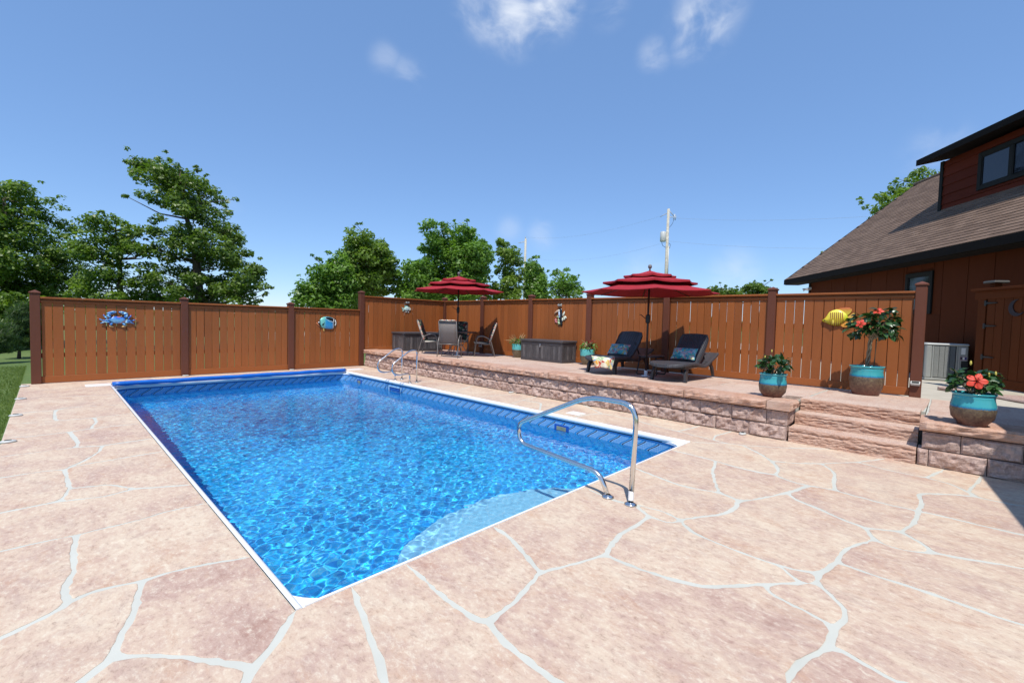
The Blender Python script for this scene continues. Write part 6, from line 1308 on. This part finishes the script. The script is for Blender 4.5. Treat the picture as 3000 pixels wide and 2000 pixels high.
tree('t0','shrub','shadowy dark shrub mass at the left edge beside the fence post',M['oak'],260,90,.075,.36,1.3,5,cat='shrub',trunk_r=.06)
tree('p1','young_pine_tree','soft young pine standing on the lawn beside the left fence post',M['pine'],90,110,.085,.24,.5,6,needle=True,trunk_r=.05,nlimb=30)
tree('p2','young_pine_tree','low pine bough at the very left edge above the lawn',M['pine'],45,90,.08,.22,.5,7,needle=True,trunk_r=.04,nlimb=12)
tree('t5b','maple_tree','darker pointed tree left of the tall fence corner, behind a paler one',M['oak'],190,80,.11,.55,2.2,8,RG)
tree('t5a','maple_tree','paler bushy tree just left of the tall fence corner',M['maple'],200,80,.105,.52,2.0,9,RG)
tree('t6a','maple_tree','broad green tree rising behind the farther red parasol',M['maple'],230,80,.115,.55,2.2,10,RG,trunk_r=.2)
tree('t6b','maple_tree','round-topped green tree behind and right of the farther red parasol',M['maple'],210,80,.115,.55,2.2,11,RG,trunk_r=.2)
tree('t7','oak_tree','slim dark tree in front of the small utility pole',M['oak'],95,75,.11,.5,1.4,12,RG,trunk_r=.1)
tree('t8','maple_tree','small round tree right of the small utility pole',M['maple'],95,75,.115,.5,1.4,13,RG,trunk_r=.1)
tree('t9','sparse_tree','thin-leaved small tree left of the nearer red parasol, limbs showing',M['maple'],62,62,.10,.44,1.4,14,RG,trunk_r=.1,nlimb=55)
tree('t10','far_tree','low dark treetop peeping over the fence right of the nearer parasol',M['darkleaf'],60,70,.12,.5,1.4,15,RG)
tree('t11','far_tree','spreading treetop over the fence left of the house eave',M['darkleaf'],60,60,.13,.42,1.4,16,RG,nlimb=40)
tree('t12','hickory_tree','tree behind the house, leafy boughs showing over its roof edge',M['oak'],170,85,.12,.55,1.5,17,RG,trunk_r=.25)
tree('t13','far_tree','tiny distant treetop just above the lower roof edge',M['darkleaf'],20,50,.15,.5,.8,18,RG)
# far treeline along the horizon
r_=np.random.default_rng(40); pts=[];
n=26000; a=r_.uniform(R(-25),R(85),n); d=r_.uniform(210,250,n); h=(3.2+2.2*np.sin(a*31)+1.6*np.sin(a*67+1)+1.2*np.sin(a*139))*.62+1.6; z=r_.uniform(0,1,n)**.8*np.clip(h,.8,9)
ctr=np.stack([d*np.sin(a),d*np.cos(a),z],-1); nrm=r_.normal(size=(n,3)); nrm/=np.linalg.norm(nrm,axis=1)[:,None]; tan=np.cross(nrm,r_.normal(size=(n,3))); tan/=np.linalg.norm(tan,axis=1)[:,None]; bit=np.cross(nrm,tan); s=r_.uniform(.35,.9,n)[:,None]
V=np.stack([ctr-tan*s,ctr+bit*s*.7,ctr+tan*s,ctr-bit*s*.7],1).reshape(-1,3); me=bpy.data.meshes.new('treeline'); me.vertices.add(n*4); me.vertices.foreach_set('co',V.ravel()); me.loops.add(n*4); me.loops.foreach_set('vertex_index',np.arange(n*4)); me.polygons.add(n); me.polygons.foreach_set('loop_start',np.arange(0,n*4,4)); me.update()
a_=me.attributes.new('tint','FLOAT','FACE'); a_.data.foreach_set('value',r_.random(n).astype(np.float32)); me.materials.append(M['darkleaf']); tag(link('far_woods',me),'low dark far-off treeline on the horizon','woods',kind='stuff')
# lawn blades where the grass is close
n=34000; x=np.where(r_.random(n)<.8,-1.27-r_.random(n)**1.5*3.2,r_.uniform(-5,-1.27,n)); y=4.0+r_.random(n)*11.5; k=r_.random(n)<.06; 
hgt=r_.uniform(.025,.055,n); an=r_.uniform(0,6.283,n); w=.0045; lean=r_.normal(size=(n,2))*.022
b0=np.stack([x-w*np.cos(an),y-w*np.sin(an),np.full(n,-.052)],-1); b1=np.stack([x+w*np.cos(an),y+w*np.sin(an),np.full(n,-.052)],-1); tp=np.stack([x+lean[:,0],y+lean[:,1],-.05+hgt],-1)
V=np.stack([b0,b1,tp],1).reshape(-1,3); me=bpy.data.meshes.new('grass'); me.vertices.add(n*3); me.vertices.foreach_set('co',V.ravel()); me.loops.add(n*3); me.loops.foreach_set('vertex_index',np.arange(n*3)); me.polygons.add(n); me.polygons.foreach_set('loop_start',np.arange(0,n*3,3)); me.update()
a_=me.attributes.new('tint','FLOAT','FACE'); a_.data.foreach_set('value',r_.random(n).astype(np.float32)); me.materials.append(leafmat('grass_blade',(.07,.12,.02),(.19,.25,.06),True,.3,.6,.3)); tag(link('grass',me),'mown green grass along the left edge of the deck','grass',kind='stuff')
# utility poles and wires
pg=plain('grey_pole',(.46,.43,.35),.85,var=.25,nscale=6)
up=empty('utility_pole',(42.5,18.2,-.06),label='wooden utility pole with a transformer can behind the nearer parasol',cat='utility pole')
CF=Vector((cf.x,cf.y,0)).normalized()
def W3(l,z,dp=0): return CR*l+CF*dp+Vector((0,0,z))
m=MB(); m.tube([(0,0,0),(0,0,13.25)],[.17,.125],10); m.build('pole',pg,up)
m=MB(); m.lathe([(.26,0),(.28,.03),(.28,.92),(.22,.98),(.05,1.0)],16); m.build('transformer',M['acpale'],up,W3(-.44,10.0)); m=MB(); m.tube([W3(.16,6.0,-.05),W3(.14,9.55,-.05)],.065,8); m.build('conduit',M['acpale'],up)
m=MB(); m.tube([W3(0,12.45),W3(.55,12.45)],.035,6); m.build('bracket',M['acpale'],up); m=MB(); m.tube([W3(.55,12.2),W3(.66,12.75)],.05,6); m.build('fuse_cutout',M['acpale'],up); m=MB(); m.tube([W3(.70,12.15),W3(.78,12.6)],.04,6); m.build('arrester',M['acgrey'],up)
for a,b_ in ((W3(.1,13.05),W3(.62,12.5)),(W3(-.08,12.85),W3(-.78,12.45))): m=MB(); m.tube([a,b_],.035,6); m.build('insulator_arm',M['acgrey'],up)
m=MB(); m.tube([W3(-.62,10.6),W3(-.62,10.2),W3(-.45,9.6),W3(-.1,9.4)],.022,5); m.tube([W3(.1,9.9),W3(.32,9.75),W3(.28,9.4),W3(.1,9.2)],.022,5); m.tube([W3(.58,12.2),W3(.45,11.8),W3(.15,11.4)],.018,5); m.build('drop_cable',M['acdark'],up)
up2=empty('utility_pole',(54.9,48.9,-.06),label='plain grey utility pole among the trees left of the nearer parasol',cat='utility pole')
m=MB(); m.tube([(0,0,0),(0,0,15.5)],[.22,.17],8); m.build('pole',pg,up2); m=MB(); m.tube([W3(0,15.0),W3(-1.2,14.75)],.05,6); m.build('arm',pg,up2); m=MB(); m.tube([W3(-.05,15.4),W3(-.05,15.85)],.06,6); m.build('insulator',M['acgrey'],up2)
def wire(a,b_,sag,lab,r=.006):
    a=Vector(a);b_=Vector(b_); m=MB(); m.tube([a.lerp(b_,t)-Vector((0,0,4*sag*t*(1-t))) for t in np.linspace(0,1,24)],r,4,caps=False); o=m.build('power_line',M['acgrey']); tag(o,lab,'power line')
B1=Vector((42.5,18.2,0)); B2=Vector((54.9,48.9,0))
wire(B1+W3(-.78,12.45),B2+W3(0,15.7),.9,'upper power line running left between the two utility poles'); wire(B1+W3(-.1,9.9),B2+W3(0,12.5),1.2,'lower power line running left between the two utility poles')
far=Vector((44,-14,0))
wire(B1+W3(.75,12.3),far+Vector((0,0,10.6)),1.1,'upper power line running right from the transformer pole to the house side'); wire(B1+W3(.1,10.0),far+Vector((0,0,8.0)),1.1,'lower power line running right from the transformer pole to the house side')
